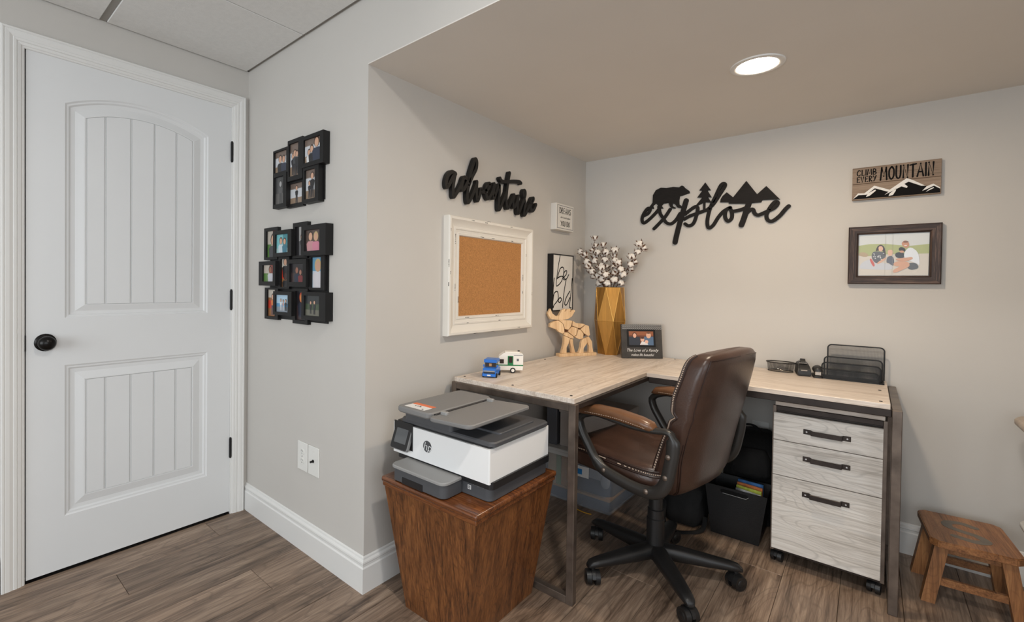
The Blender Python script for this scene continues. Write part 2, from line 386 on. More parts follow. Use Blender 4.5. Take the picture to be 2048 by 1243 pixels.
def printed(name, layers, M, parent, w=0.0, step=0.00012):
    """flat print: coloured polygons laid over each other; layers = [(poly, rgb)]"""
    bm = BM(); cl = bm.loops.layers.float_color.new('Col')
    for i, (poly, rgb) in enumerate(layers):
        a2 = sum(poly[j][0] * poly[(j + 1) % len(poly)][1] - poly[(j + 1) % len(poly)][0] * poly[j][1] for j in range(len(poly)))
        if a2 < 0: poly = list(reversed(poly))
        f = bm.faces.new([bm.verts.new(M @ Vector((p[0], p[1], w + i * step))) for p in poly])
        for lp in f.loops: lp[cl] = lin(rgb)
    if parent is not None: bmesh.ops.transform(bm, matrix=MW[parent].inverted(), verts=bm.verts)
    me = bpy.data.meshes.new(name); bm.to_mesh(me); bm.free(); me.materials.append(MT['print'])
    o = bpy.data.objects.new(name, me); COL.objects.link(o); o.parent = parent; MW[o] = MW[parent]
    return o
def ell(cx, cy, rx, ry, n=14, a0=0): return [(cx + rx * math.cos(2 * math.pi * i / n + a0), cy + ry * math.sin(2 * math.pi * i / n + a0)) for i in range(n)]
def person(x, y, h, shirt, skin=(214, 168, 140), hair=(60, 42, 34), legs=None, wide=0.3):
    """layers for a small printed figure whose feet (or lower edge) stand at y"""
    hd = h * 0.14 if legs else h * 0.2
    t = y + h; L = []
    if legs:
        L.append(([(x - h * .1, y), (x - h * .02, y), (x, y + h * .4), (x + h * .03, y), (x + h * .11, y), (x + h * .1, y + h * .52), (x - h * .1, y + h * .52)], legs))
    sh = t - 2.1 * hd; b0 = y + h * .45 if legs else y
    w = h * wide * (0.55 if legs else 1.0)
    L.append(([(x - w * .75, b0), (x + w * .75, b0), (x + w, sh - hd * .5), (x + w * .6, sh), (x - w * .6, sh), (x - w, sh - hd * .5)], shirt))
    L.append((ell(x, t - hd, hd * .9, hd * 1.05), hair))
    L.append((ell(x, t - hd * 1.15, hd * .68, hd * .85), skin))
    return L
def text_bm(body, size, M, shear=0.0, align='CENTER', ext=0.0002, bold=0.0, sx=1.0):
    cu = bpy.data.curves.new('txt', 'FONT'); cu.body = body; cu.size = size; cu.shear = shear
    cu.align_x = align; cu.align_y = 'CENTER'; cu.extrude = ext; cu.offset = bold; cu.resolution_u = 3
    t = bpy.data.objects.new('txt', cu); COL.objects.link(t)
    dg = bpy.context.evaluated_depsgraph_get(); dg.update()
    me = bpy.data.meshes.new_from_object(t.evaluated_get(dg))
    bpy.data.objects.remove(t); bpy.data.curves.remove(cu)
    bm = BM(); bm.from_mesh(me); bpy.data.meshes.remove(me)
    bmesh.ops.transform(bm, matrix=M @ Matrix.Diagonal((sx, 1, 1, 1)), verts=bm.verts)
    return bm
def merge(bm, other):
    me = bpy.data.meshes.new('t'); other.to_mesh(me); bm.from_mesh(me); bpy.data.meshes.remove(me); other.free()
LET = {  # simple hand-lettered capitals in a unit box
 'A': [[(0, 0), (.45, 1), (.85, 0)], [(.15, .35), (.72, .35)]], 'B': [[(.1, 0), (.12, 1), (.6, .85), (.55, .55), (.15, .5), (.7, .35), (.6, .05), (.1, 0)]],
 'C': [[(.75, .85), (.4, 1), (.08, .6), (.1, .2), (.4, 0), (.75, .15)]], 'D': [[(.1, 0), (.1, 1), (.6, .85), (.8, .5), (.6, .1), (.05, 0)]],
 'E': [[(.7, 1), (.1, .95), (.1, 0), (.7, .03)], [(.1, .5), (.55, .52)]], 'I': [[(.15, 0), (.15, 1)]],
 'L': [[(.1, 1), (.1, 0), (.6, .05)]], 'M': [[(.02, 0), (.18, 1), (.5, .3), (.85, 1), (.95, 0)]], 'N': [[(.08, 0), (.1, 1), (.7, 0), (.72, 1)]],
 'O': [[(.45, 1), (.1, .75), (.1, .25), (.42, 0), (.75, .25), (.75, .75), (.45, 1)]], 'R': [[(.1, 0), (.1, 1), (.6, .88), (.6, .6), (.15, .5), (.7, 0)]],
 'S': [[(.65, .9), (.35, 1), (.1, .78), (.35, .55), (.65, .3), (.4, .02), (.05, .12)]], 'T': [[(.4, 0), (.4, 1)], [(0, .95), (.85, 1)]],
 'U': [[(.1, 1), (.1, .25), (.4, 0), (.7, .25), (.72, 1)]], 'V': [[(0, 1), (.35, 0), (.7, 1)]], 'Y': [[(0, 1), (.35, .5), (.7, 1)], [(.7, 1), (.4, .3), (.15, 0)]]}
CURVY = set('BCDORSU')
def lettering(bm, word, u0, u1, v0, v1, wid, M, w0, w1, slope=0.0):
    adv = {'I': .42, 'M': 1.12, 'L': .75}
    tot = sum(adv.get(c, .95) for c in word); x = 0
    for c in word:
        for st in LET[c]:
            P = [(u0 + (u1 - u0) * (x + a * .92) / tot, v0 + (v1 - v0) * b + slope * (x / tot)) for a, b in st]
            ribbon(bm, P, wid, w0, w1, M, k=4 if c in CURVY else 1, smooth=c in CURVY)
        x += adv.get(c, .95)
# ------------------------------------------------------------------ floor: vinyl planks running away from the camera
bm = BM(); box(bm, -0.15, RX + .15, RY - .15, D + .15, -0.06, -0.012)
floor = struct('floor', bm, 'subfloor', 'grey-brown wood-look plank floor of the room and alcove', 'floor')
PW, PLN = 0.18, 1.22
bm = BM(); box(bm, -PW / 2 + .0006, PW / 2 - .0006, -PLN / 2 + .0006, PLN / 2 - .0006, -0.012, 0, 0.0012, 1)
plank = ob('plank', bm, 'floor', floor, local=True)
first = True
nx = int(RX / PW) + 1
for i in range(nx):
    x = PW * (i + .5); off = (i * 0.43 + random.uniform(-.1, .1)) % PLN
    y = RY - off + PLN / 2
    while y - PLN / 2 < D:
        if y + PLN / 2 > RY:
            o = plank if first else plank.copy()
            if not first: COL.objects.link(o)
            o.location = (x, y, 0); first = False
        y += PLN
# ------------------------------------------------------------------ walls
T_ = 0.12
OY0, OY1, OZ = -0.868, -0.066, 2.062          # rough door opening
bm = BM()
box(bm, -T_, 0, RY, OY0, 0, HC + .1); box(bm, -T_, 0, OY1, T_, 0, HC + .1); box(bm, -T_, 0, OY0, OY1, OZ, HC + .1)
struct('wall_left', bm, 'wall', 'grey painted wall with the white door', 'wall')
bm = BM(); box(bm, 0, W, 0, T_, 0, HC + .1); box(bm, W, AX, 0, T_, HS + .004, HC + .1); box(bm, AX, RX, 0, T_, 0, HC + .1)
struct('wall_center', bm, 'wall', 'grey wall with the black photo collages and header over the alcove', 'wall')
bm = BM(); box(bm, W - T_, W, T_, D + T_, 0, HS + .1)
struct('wall_alcove_left', bm, 'wall', 'grey alcove wall behind the corkboard', 'wall')
bm = BM(); box(bm, W, AX + T_, D, D + T_, 0, HS + .1)
struct('wall_back', bm, 'wall', 'grey alcove back wall behind the desk', 'wall')
bm = BM(); box(bm, AX, AX + T_, T_, D, 0, HS + .1)
struct('wall_alcove_right', bm, 'wall', 'grey right end wall of the alcove', 'wall')
bm = BM(); box(bm, RX, RX + T_, RY, -2.85, 0, HC + .1); box(bm, RX, RX + T_, -.65, T_, 0, HC + .1); box(bm, RX, RX + T_, -2.85, -.65, 0, .6); box(bm, RX, RX + T_, -2.85, -.65, 2.0, HC + .1)  # opening made up to hold the side fill light
struct('wall_right', bm, 'wall', 'grey right wall of the room with an added opening for fill light', 'wall')
bm = BM()
box(bm, 0, .6, RY - T_, RY, 0, HC + .1); box(bm, 3.2, RX, RY - T_, RY, 0, HC + .1); box(bm, .6, 3.2, RY - T_, RY, 0, .6); box(bm, .6, 3.2, RY - T_, RY, 2.1, HC + .1)  # invented opening around the rear fill light
struct('wall_rear', bm, 'wall', 'grey rear wall with an added opening for fill light', 'wall')
# lowered alcove ceiling
bm = BM(); box(bm, W, AX, 0.0, D, HS, HS + .004); box(bm, W, AX, T_, D, HS + .004, HS + .1)
struct('ceiling_alcove', bm, 'soffit', 'lowered warm grey drywall ceiling over the desk alcove', 'ceiling')
# ------------------------------------------------------------------ suspended ceiling: tiles hung in a metal grid
bm = BM(); box(bm, 0, RX, RY, 0, HC + .02, HC + .1)
ceil = struct('ceiling', bm, 'gap', 'suspended white tile ceiling over the room', 'ceiling')
xs = [0.006, 0.548]; ys = [-0.012, -0.612]
while xs[-1] < RX: xs.append(xs[-1] + .606)
xs[-1] = RX
while ys[-1] > RY: ys.append(ys[-1] - .62)
ys[-1] = RY
for i in range(len(xs) - 1):
    for j in range(len(ys) - 1):
        cx, cy = (xs[i] + xs[i + 1]) / 2, (ys[j] + ys[j + 1]) / 2
        bm = BM()
        y_hi = ys[j] - (.013 if j else 0.002); y_lo = ys[j + 1] + .013
        box(bm, xs[i] + .0025, xs[i + 1] - .0025, y_lo, y_hi, HC - .004, HC + .016, 0.002, 1)
        o = ob('ceiling_tile', bm, 'tile', ceil)
for j in range(1, len(ys) - 1):
    bm = BM(); box(bm, 0, RX, ys[j] - .012, ys[j] + .012, HC + .001, HC + .02); ob('grid_bar', bm, 'tbar', ceil)
for i in range(1, len(xs) - 1):
    bm = BM(); box(bm, xs[i] - .003, xs[i] + .003, RY, -.012, HC + .004, HC + .02); ob('grid_bar', bm, 'gap', ceil)
bm = BM(); box(bm, 0, RX, -.012, 0, HC + .004, HC + .02); ob('wall_angle', bm, 'tbar', ceil)
bm = BM(); box(bm, 0, .006, RY, 0, HC + .002, HC + .02); ob('wall_angle', bm, 'gap', ceil)
# ------------------------------------------------------------------ baseboards
BP = [(.0, 0), (.015, 0), (.015, .094), (.011, .099), (.011, .108), (.0135, .112), (.0125, .118), (.006, .124), (.005, .130), (.001, .134), (0, .134)]
def base(name, a, b, n, label, ma=0.0, mb=0.0):
    """profile swept from a to b on a wall with outward normal n; ma/mb = mitre sign at the ends"""
    a = Vector((a[0], a[1], 0)); b = Vector((b[0], b[1], 0)); n = Vector((n[0], n[1], 0)); d = (b - a).normalized()
    bm = BM()
    loft(bm, [[p + n * w + d * (w * s) + Vector((0, 0, z)) for w, z in BP] for p, s in ((a, -ma), (b, mb))])
    struct(name, bm, 'white', label, 'baseboard')
base('baseboard_center', (.0, 0), (W, 0), (0, -1), 'white moulded baseboard below the photo collages', mb=1)
base('baseboard_alcove_left', (W, 0), (W, D), (1, 0), 'white moulded baseboard behind the wooden hamper', ma=1)
base('baseboard_back', (W, D), (AX, D), (0, -1), 'white moulded baseboard behind the step stool')
base('baseboard_left', (0, RY), (0, -.921), (1, 0), 'white moulded baseboard left of the door casing')
base('baseboard_right', (RX, RY), (RX, 0), (-1, 0), 'white baseboard along the far right wall')
# ------------------------------------------------------------------ door casing
CP = [(0, 0), (0, .015), (.003, .0185), (.008, .0185), (.011, .016), (.013, .0175), (.024, .0165), (.034, .0125), (.036, .0145), (.044, .0135), (.046, .0105), (.048, .012), (.056, .010), (.059, .0065), (.064, .0065), (.066, .004), (.066, 0)]
u0, u1, vt = -.919, -.0195, 2.1065
bm = BM(); loft(bm, [[PD @ Vector((u0 + t, 0, w)) for t, w in CP], [PD @ Vector((u0 + t, vt - t, w)) for t, w in CP]]); struct('trim_1', bm, 'white', 'white moulded casing on the latch side of the door', 'trim')
bm = BM(); loft(bm, [[PD @ Vector((u0 + t, vt - t, w)) for t, w in CP], [PD @ Vector((u1 - t, vt - t, w)) for t, w in CP]]); struct('trim_2', bm, 'white', 'white moulded casing above the door', 'trim')
bm = BM(); loft(bm, [[PD @ Vector((u1 - t, vt - t, w)) for t, w in CP], [PD @ Vector((u1 - t, 0, w)) for t, w in CP]]); struct('trim_3', bm, 'white', 'white moulded casing on the hinge side of the door', 'trim')
bm = BM()
box(bm, -T_, .0, OY0, -.8515, 0, OZ); box(bm, -T_, .0, -.0825, OY1, 0, OZ); box(bm, -T_, .0, -.8515, -.0825, 2.0475, OZ)
box(bm, -.06, -.04, -.8515, -.838, 0, 2.0475); box(bm, -.06, -.04, -.096, -.0825, 0, 2.0475)
struct('trim_4', bm, 'white', 'white jamb lining around the door', 'trim')
bm = BM(); box(bm, -.14, -.12, -1.0, 0.05, 0, 2.2); struct('wall_beyond', bm, 'gap', 'dark space behind the closed door', 'wall')
# ------------------------------------------------------------------ door
dr = thing('door_1', 'white two-panel arched plank door with black knob', 'door', (0, -.467, 0)); dr['kind'] = 'structure'
y0, y1, z0, z1 = -.848, -.086, .012, 2.044
PYC = -.4635
def contour(t, lower):
    a, b = -.733 + t, -.194 - t
    if lower:
        return [(a, .222 + t), (b, .222 + t), (b, .829 - t), (a, .829 - t)]
    R = .57 - t; cz = 1.940 - .57
    zz = lambda y: cz + math.sqrt(R * R - (y - PYC) ** 2)
    n = 28
    return [(a, 1.018 + t * .8), (b, 1.018 + t * .8)] + [(b + (a - b) * i / n, zz(b + (a - b) * i / n)) for i in range(n + 1)]
slab = BM()
q = lambda pts, w=0.0: slab.faces.new([slab.verts.new(PD @ Vector((p[0], p[1], w))) for p in pts])
c0, c1 = contour(0, False), contour(0, True)
q([(y0, z0), (c0[0][0], z0), (c0[0][0], z1), (y0, z1)]); q([(c0[1][0], z0), (y1, z0), (y1, z1), (c0[1][0], z1)])
q([(c0[0][0], z0), (c0[1][0], z0), (c0[1][0], .222), (c0[0][0], .222)]); q([(c0[0][0], .829), (c0[1][0], .829), (c0[1][0], 1.018), (c0[0][0], 1.018)])
for a, b in zip(c0[2:], c0[3:]): q([(a[0], a[1]), (a[0], z1), (b[0], z1), (b[0], b[1])])
PR = [(0, 0), (.006, -.004), (.012, -.0045), (.018, -.0095), (.033, -.0105), (.062, -.0032), (.066, -.0032), (.068, -.0075)]
for lower in (False, True):
    rr = [[PD @ Vector((p[0], p[1], w)) for p in contour(t, lower)] for t, w in PR]
    loft(slab, rr, False, True)
# edges and back of the slab
for pts in ([(y0, z0, 0), (y0, z1, 0), (y0, z1, -.035), (y0, z0, -.035)], [(y1, z0, 0), (y1, z1, 0), (y1, z1, -.035), (y1, z0, -.035)],
            [(y0, z0, 0), (y1, z0, 0), (y1, z0, -.035), (y0, z0, -.035)], [(y0, z1, 0), (y1, z1, 0), (y1, z1, -.035), (y0, z1, -.035)], [(y0, z0, -.035), (y1, z0, -.035), (y1, z1, -.035), (y0, z1, -.035)]):
    slab.faces.new([slab.verts.new(PD @ Vector(p)) for p in pts])
bmesh.ops.remove_doubles(slab, verts=slab.verts, dist=.00005)
sl = ob('slab', slab, 'door', dr)
gr = [-.665, -.599, -.508, -.4195, -.331, -.262]
gr = [-.665, -.600, -.509, -.420, -.332, -.262]
for lower in (False, True):
    cc = contour(.068, lower); zb = cc[0][1]
    R = .57 - .068; cz = 1.940 - .57
    top = (lambda y: .829 - .068) if lower else (lambda y: cz + math.sqrt(R * R - (y - PYC) ** 2))
    for a, b in zip(gr, gr[1:]):
        a2, b2 = a + .004, b - .004
        pts = [(a2, zb), (b2, zb)] + [(b2 + (a2 - b2) * i / 6, top(b2 + (a2 - b2) * i / 6)) for i in range(7)]
        bm = BM(); prism(bm, pts, -.0085, -.0032, PD)
        ob('plank', bm, 'door', sl)
        bm = None
    for g in gr[1:-1]:                        # small bead in every groove
        bm = BM(); cyl(bm, PD @ Vector((g, zb, -.0072)), PD @ Vector((g, top(g), -.0072)), .0022, n=6); ob('bead', bm, 'door', sl)
kn = Matrix.Translation((0, -.792, .925)) @ Matrix.Rotation(math.radians(90), 4, 'Y')
bm = BM(); lathe(bm, [(.001, .022), (.012, .024), (.022, .030), (.0275, .040), (.0275, .048), (.022, .057), (.010, .062), (.001, .063)], 24, kn); cyl(bm, (0, 0, .004), (0, 0, .026), .011, n=16, M=kn)
knob = ob('knob', bm, 'bronze', dr, smooth=True, label='black oil-rubbed knob')
bm = BM(); lathe(bm, [(.034, -.001), (.034, .004), (.030, .008), (.014, .010), (.001, .010)], 28, kn); ob('rosette', bm, 'bronze', knob, smooth=True)
for hz in (1.821, 1.081, .335):
    bm = BM(); cyl(bm, (.004, -.0838, hz - .046), (.004, -.0838, hz + .046), .0062, n=12)
    for dz in (-.048, .048): sph(bm, (.004, -.0838, hz + dz), .0055, u=8, v=6)
    box(bm, -.001, .0015, -.0870, -.0806, hz - .046, hz + .046); ob('hinge', bm, 'black', dr, smooth=True, label='black butt hinge')
bm = BM(); box(bm, -.02, .0012, -.8518, -.8478, .895, .955); ob('latch_plate', bm, 'black', dr)
# ------------------------------------------------------------------ recessed lamp in the alcove ceiling
def recessed(x, y, z, label, lens):
    lt = thing('recessed_lamp', label, 'lamp', (x, y, z), 'recessed ceiling lamps')
    bm = BM(); prof = [(.064, .004), (.066, -.004), (.074, -.006), (.086, -.004), (.088, .001)]
    loft(bm, [[Vector((x + r * math.cos(a * math.pi / 20), y + r * math.sin(a * math.pi / 20), z + h)) for a in range(40)] for r, h in prof], False, False)
    ob('trim_ring', bm, 'white', lt, smooth=True)
    bm = BM(); lathe(bm, [(.001, -.0025), (.050, -.0025), (.065, -.0005), (.065, .003)], 32, Matrix.Translation((x, y, z))); ob('lens', bm, lens, lt, label='glowing lens')
recessed(2.082, .930, HS, 'round white recessed lamp in the alcove ceiling, lit warm', 'lens')
recessed(2.36, -.50, HC - .004, 'round white recessed fill lamp added out of view in the room ceiling before the alcove', 'fill_lens')  # added lamp above the view, lights the desk alcove from the front
# traced outlines of lettering and artwork, in metres on their walls
ADV = [[(0.476, 1.667), (0.449, 1.671), (0.425, 1.65), (0.415, 1.621), (0.419, 1.599), (0.435, 1.615), (0.457, 1.649), (0.474, 1.667)], [(0.474, 1.669), (0.461, 1.614), (0.46, 1.579), (0.464, 1.563), (0.477, 1.575), (0.504, 1.609), (0.527, 1.646)], [(0.554, 1.661), (0.534, 1.661), (0.521, 1.635), (0.521, 1.606), (0.535, 1.609), (0.555, 1.638), (0.568, 1.658)], [(0.567, 1.637), (0.576, 1.678), (0.592, 1.72), (0.612, 1.76), (0.625, 1.753), (0.621, 1.718), (0.593, 1.676), (0.567, 1.627), (0.558, 1.584), (0.564, 1.552), (0.584, 1.572), (0.609, 1.613), (0.627, 1.647)], [(0.628, 1.658), (0.626, 1.626), (0.626, 1.594), (0.633, 1.57), (0.645, 1.586), (0.654, 1.617), (0.661, 1.629), (0.67, 1.621), (0.686, 1.618)], [(0.686, 1.618), (0.712, 1.637), (0.727, 1.656), (0.727, 1.666), (0.714, 1.662), (0.701, 1.644), (0.697, 1.616), (0.711, 1.593), (0.726, 1.598), (0.744, 1.623), (0.764, 1.659)], [(0.765, 1.671), (0.76, 1.637), (0.761, 1.601), (0.781, 1.634), (0.804, 1.669), (0.808, 1.67), (0.808, 1.639), (0.802, 1.593), (0.804, 1.551), (0.818, 1.561), (0.839, 1.598), (0.867, 1.642)], [(0.894, 1.749), (0.881, 1.702), (0.87, 1.645), (0.867, 1.596), (0.877, 1.569), (0.889, 1.573), (0.913, 1.609), (0.936, 1.641)], [(0.812, 1.707), (0.825, 1.696), (0.861, 1.698), (0.906, 1.708), (0.952, 1.716), (0.984, 1.719), (1.0, 1.715)], [(0.937, 1.643), (0.928, 1.611), (0.932, 1.58), (0.947, 1.587), (0.965, 1.619), (0.977, 1.643)], [(0.977, 1.643), (0.968, 1.602), (0.971, 1.56), (0.98, 1.553), (0.998, 1.579), (1.018, 1.615), (1.039, 1.651), (1.042, 1.674), (1.03, 1.681), (1.022, 1.663), (1.034, 1.635), (1.043, 1.612), (1.033, 1.58), (1.032, 1.55), (1.047, 1.558), (1.069, 1.588), (1.091, 1.615)], [(1.091, 1.615), (1.119, 1.638), (1.125, 1.653), (1.112, 1.649), (1.097, 1.626), (1.094, 1.594), (1.11, 1.581), (1.131, 1.593), (1.151, 1.622)]]
EXPL = [[(1.37, 1.602), (1.397, 1.615), (1.409, 1.639), (1.394, 1.645), (1.372, 1.617), (1.361, 1.583), (1.371, 1.559), (1.4, 1.575), (1.434, 1.606), (1.459, 1.634)], [(1.459, 1.648), (1.467, 1.608), (1.486, 1.577), (1.503, 1.551), (1.529, 1.542), (1.556, 1.562), (1.578, 1.598)], [(1.523, 1.627), (1.496, 1.586), (1.463, 1.55), (1.433, 1.52)], [(1.605, 1.591), (1.631, 1.612), (1.657, 1.628), (1.671, 1.62), (1.666, 1.581), (1.65, 1.535), (1.626, 1.523), (1.606, 1.536)], [(1.601, 1.563), (1.632, 1.579), (1.679, 1.593), (1.721, 1.606)], [(1.721, 1.606), (1.75, 1.633), (1.781, 1.684), (1.805, 1.726), (1.801, 1.74), (1.785, 1.731), (1.761, 1.677), (1.737, 1.62), (1.724, 1.566), (1.722, 1.525), (1.731, 1.503), (1.752, 1.518), (1.775, 1.557), (1.799, 1.587), (1.827, 1.604)], [(1.833, 1.606), (1.813, 1.594), (1.809, 1.559), (1.822, 1.534), (1.84, 1.547), (1.841, 1.578), (1.831, 1.604)], [(1.839, 1.585), (1.87, 1.587), (1.903, 1.597), (1.918, 1.615)], [(1.898, 1.546), (1.916, 1.576), (1.937, 1.587), (1.947, 1.564), (1.962, 1.554), (1.983, 1.561), (2.005, 1.571)], [(2.005, 1.571), (2.033, 1.586), (2.047, 1.608), (2.035, 1.615), (2.014, 1.588), (1.999, 1.551), (2.006, 1.524), (2.026, 1.518), (2.055, 1.541), (2.079, 1.573), (2.093, 1.588)]]
EXPT = [[(1.61, 1.669), (1.596, 1.615), (1.579, 1.55), (1.562, 1.475), (1.554, 1.432)], [(1.919, 1.619), (1.909, 1.585), (1.898, 1.542), (1.887, 1.508)]]
EXPP = [[(1.406, 1.654), (1.423, 1.677), (1.424, 1.721), (1.441, 1.749), (1.469, 1.76), (1.502, 1.754), (1.539, 1.756), (1.571, 1.749), (1.586, 1.758), (1.595, 1.752), (1.602, 1.742), (1.626, 1.721), (1.628, 1.709), (1.607, 1.705), (1.59, 1.699), (1.576, 1.698), (1.572, 1.675), (1.573, 1.651), (1.587, 1.638), (1.584, 1.628), (1.564, 1.633), (1.55, 1.654), (1.536, 1.66), (1.537, 1.645), (1.555, 1.633), (1.55, 1.628), (1.532, 1.632), (1.522, 1.643), (1.514, 1.665), (1.485, 1.664), (1.475, 1.652), (1.485, 1.636), (1.462, 1.636), (1.452, 1.659), (1.442, 1.67), (1.426, 1.657), (1.431, 1.639), (1.409, 1.642)], [(1.708, 1.758), (1.736, 1.712), (1.719, 1.713), (1.741, 1.672), (1.722, 1.676), (1.74, 1.643), (1.71, 1.648), (1.71, 1.609), (1.7, 1.605), (1.699, 1.646), (1.665, 1.631), (1.661, 1.635), (1.694, 1.676), (1.668, 1.679), (1.694, 1.715), (1.678, 1.718)], [(1.784, 1.64), (1.786, 1.656), (1.794, 1.671), (1.815, 1.691), (1.846, 1.66), (1.906, 1.74), (1.956, 1.663), (1.996, 1.701), (2.056, 1.626), (1.979, 1.631), (1.975, 1.62), (1.908, 1.619), (1.826, 1.628), (1.824, 1.636)]]
BOLD = [[(1.406, 1.354), (1.386, 1.281), (1.365, 1.181), (1.389, 1.175), (1.436, 1.208), (1.455, 1.263), (1.44, 1.284), (1.406, 1.27), (1.378, 1.214)], [(1.378, 1.217), (1.428, 1.23), (1.47, 1.216)], [(1.442, 1.219), (1.483, 1.24), (1.49, 1.263), (1.465, 1.258), (1.445, 1.229), (1.456, 1.209), (1.491, 1.216), (1.516, 1.241)], [(1.341, 1.217), (1.32, 1.141), (1.304, 1.046), (1.346, 1.06), (1.391, 1.092), (1.381, 1.137), (1.344, 1.127), (1.313, 1.085)], [(1.411, 1.102), (1.392, 1.084), (1.41, 1.072), (1.432, 1.09), (1.414, 1.102)], [(1.484, 1.209), (1.459, 1.127), (1.445, 1.04)], [(1.566, 1.218), (1.549, 1.127), (1.532, 1.047), (1.555, 1.036)], [(1.534, 1.14), (1.488, 1.099), (1.471, 1.062), (1.496, 1.058), (1.535, 1.099)]]
MTB = [[(2.34, 1.591), (2.36, 1.613), (2.383, 1.61), (2.414, 1.643), (2.466, 1.616), (2.487, 1.635), (2.521, 1.662), (2.579, 1.623), (2.604, 1.628), (2.625, 1.607), (2.625, 1.59), (2.488, 1.59)]]
MTW = [[(2.34, 1.592), (2.358, 1.617), (2.38, 1.615), (2.414, 1.646), (2.466, 1.621), (2.52, 1.665), (2.538, 1.656), (2.579, 1.625), (2.568, 1.625), (2.527, 1.649), (2.513, 1.641), (2.524, 1.629), (2.522, 1.622), (2.504, 1.631), (2.484, 1.619), (2.471, 1.612), (2.449, 1.6), (2.462, 1.612), (2.416, 1.634), (2.387, 1.608), (2.36, 1.609)], [(2.386, 1.598), (2.392, 1.613), (2.418, 1.628), (2.42, 1.623), (2.399, 1.602)], [(2.463, 1.593), (2.466, 1.604), (2.488, 1.625), (2.486, 1.614), (2.477, 1.596)], [(2.57, 1.603), (2.584, 1.622), (2.604, 1.63), (2.625, 1.611), (2.625, 1.606), (2.606, 1.621), (2.584, 1.609)], [(2.581, 1.597), (2.591, 1.608), (2.605, 1.615), (2.606, 1.611)]]
FAM = {'photo': [(2.363, 1.426), (2.597, 1.422), (2.596, 1.235), (2.364, 1.236)], 'sky': [(2.363, 1.426), (2.597, 1.422), (2.597, 1.365), (2.532, 1.366), (2.455, 1.379), (2.362, 1.374)], 'grass': [(2.362, 1.374), (2.402, 1.38), (2.455, 1.379), (2.532, 1.366), (2.597, 1.372), (2.597, 1.331), (2.529, 1.331), (2.456, 1.331), (2.399, 1.325), (2.363, 1.329)], 'dune': [(2.363, 1.329), (2.365, 1.342), (2.387, 1.344), (2.402, 1.33), (2.391, 1.32)], 'wskirt': [(2.366, 1.271), (2.379, 1.3), (2.414, 1.314), (2.43, 1.293), (2.457, 1.293), (2.483, 1.282), (2.483, 1.261), (2.442, 1.262), (2.38, 1.266)], 'wtop': [(2.412, 1.343), (2.429, 1.347), (2.456, 1.341), (2.46, 1.318), (2.445, 1.298), (2.426, 1.288), (2.41, 1.315)], 'wred': [(2.402, 1.312), (2.41, 1.315), (2.424, 1.283), (2.417, 1.273)], 'warm': [(2.426, 1.291), (2.46, 1.321), (2.462, 1.311), (2.434, 1.286)], 'whair': [(2.429, 1.37), (2.442, 1.378), (2.455, 1.364), (2.46, 1.323), (2.454, 1.321), (2.45, 1.349), (2.431, 1.35), (2.423, 1.345)], 'wface': [(2.433, 1.368), (2.446, 1.37), (2.45, 1.354), (2.442, 1.342), (2.434, 1.35)], 'gdress': [(2.462, 1.313), (2.467, 1.323), (2.484, 1.323), (2.488, 1.287), (2.483, 1.277), (2.468, 1.293), (2.461, 1.293)], 'gface': [(2.463, 1.349), (2.476, 1.353), (2.484, 1.343), (2.48, 1.325), (2.467, 1.323)], 'boy': [(2.489, 1.335), (2.5, 1.34), (2.52, 1.336), (2.521, 1.314), (2.501, 1.312), (2.49, 1.32)], 'bhair': [(2.5, 1.357), (2.509, 1.364), (2.523, 1.354), (2.522, 1.339), (2.513, 1.347), (2.502, 1.345)], 'bface': [(2.503, 1.347), (2.518, 1.346), (2.518, 1.336), (2.504, 1.337)], 'mshirt': [(2.518, 1.336), (2.529, 1.356), (2.543, 1.36), (2.565, 1.335), (2.569, 1.276), (2.562, 1.286), (2.544, 1.296), (2.519, 1.311)], 'mface': [(2.509, 1.382), (2.521, 1.393), (2.533, 1.383), (2.535, 1.366), (2.525, 1.355), (2.512, 1.367)], 'mshort': [(2.53, 1.291), (2.558, 1.291), (2.568, 1.268), (2.545, 1.259), (2.53, 1.266)], 'mleg': [(2.483, 1.292), (2.505, 1.302), (2.534, 1.296), (2.539, 1.276), (2.516, 1.261), (2.491, 1.247), (2.483, 1.249), (2.485, 1.262), (2.509, 1.277), (2.487, 1.277)], 'marm': [(2.49, 1.312), (2.526, 1.314), (2.544, 1.318), (2.548, 1.308), (2.53, 1.299), (2.494, 1.302)]}
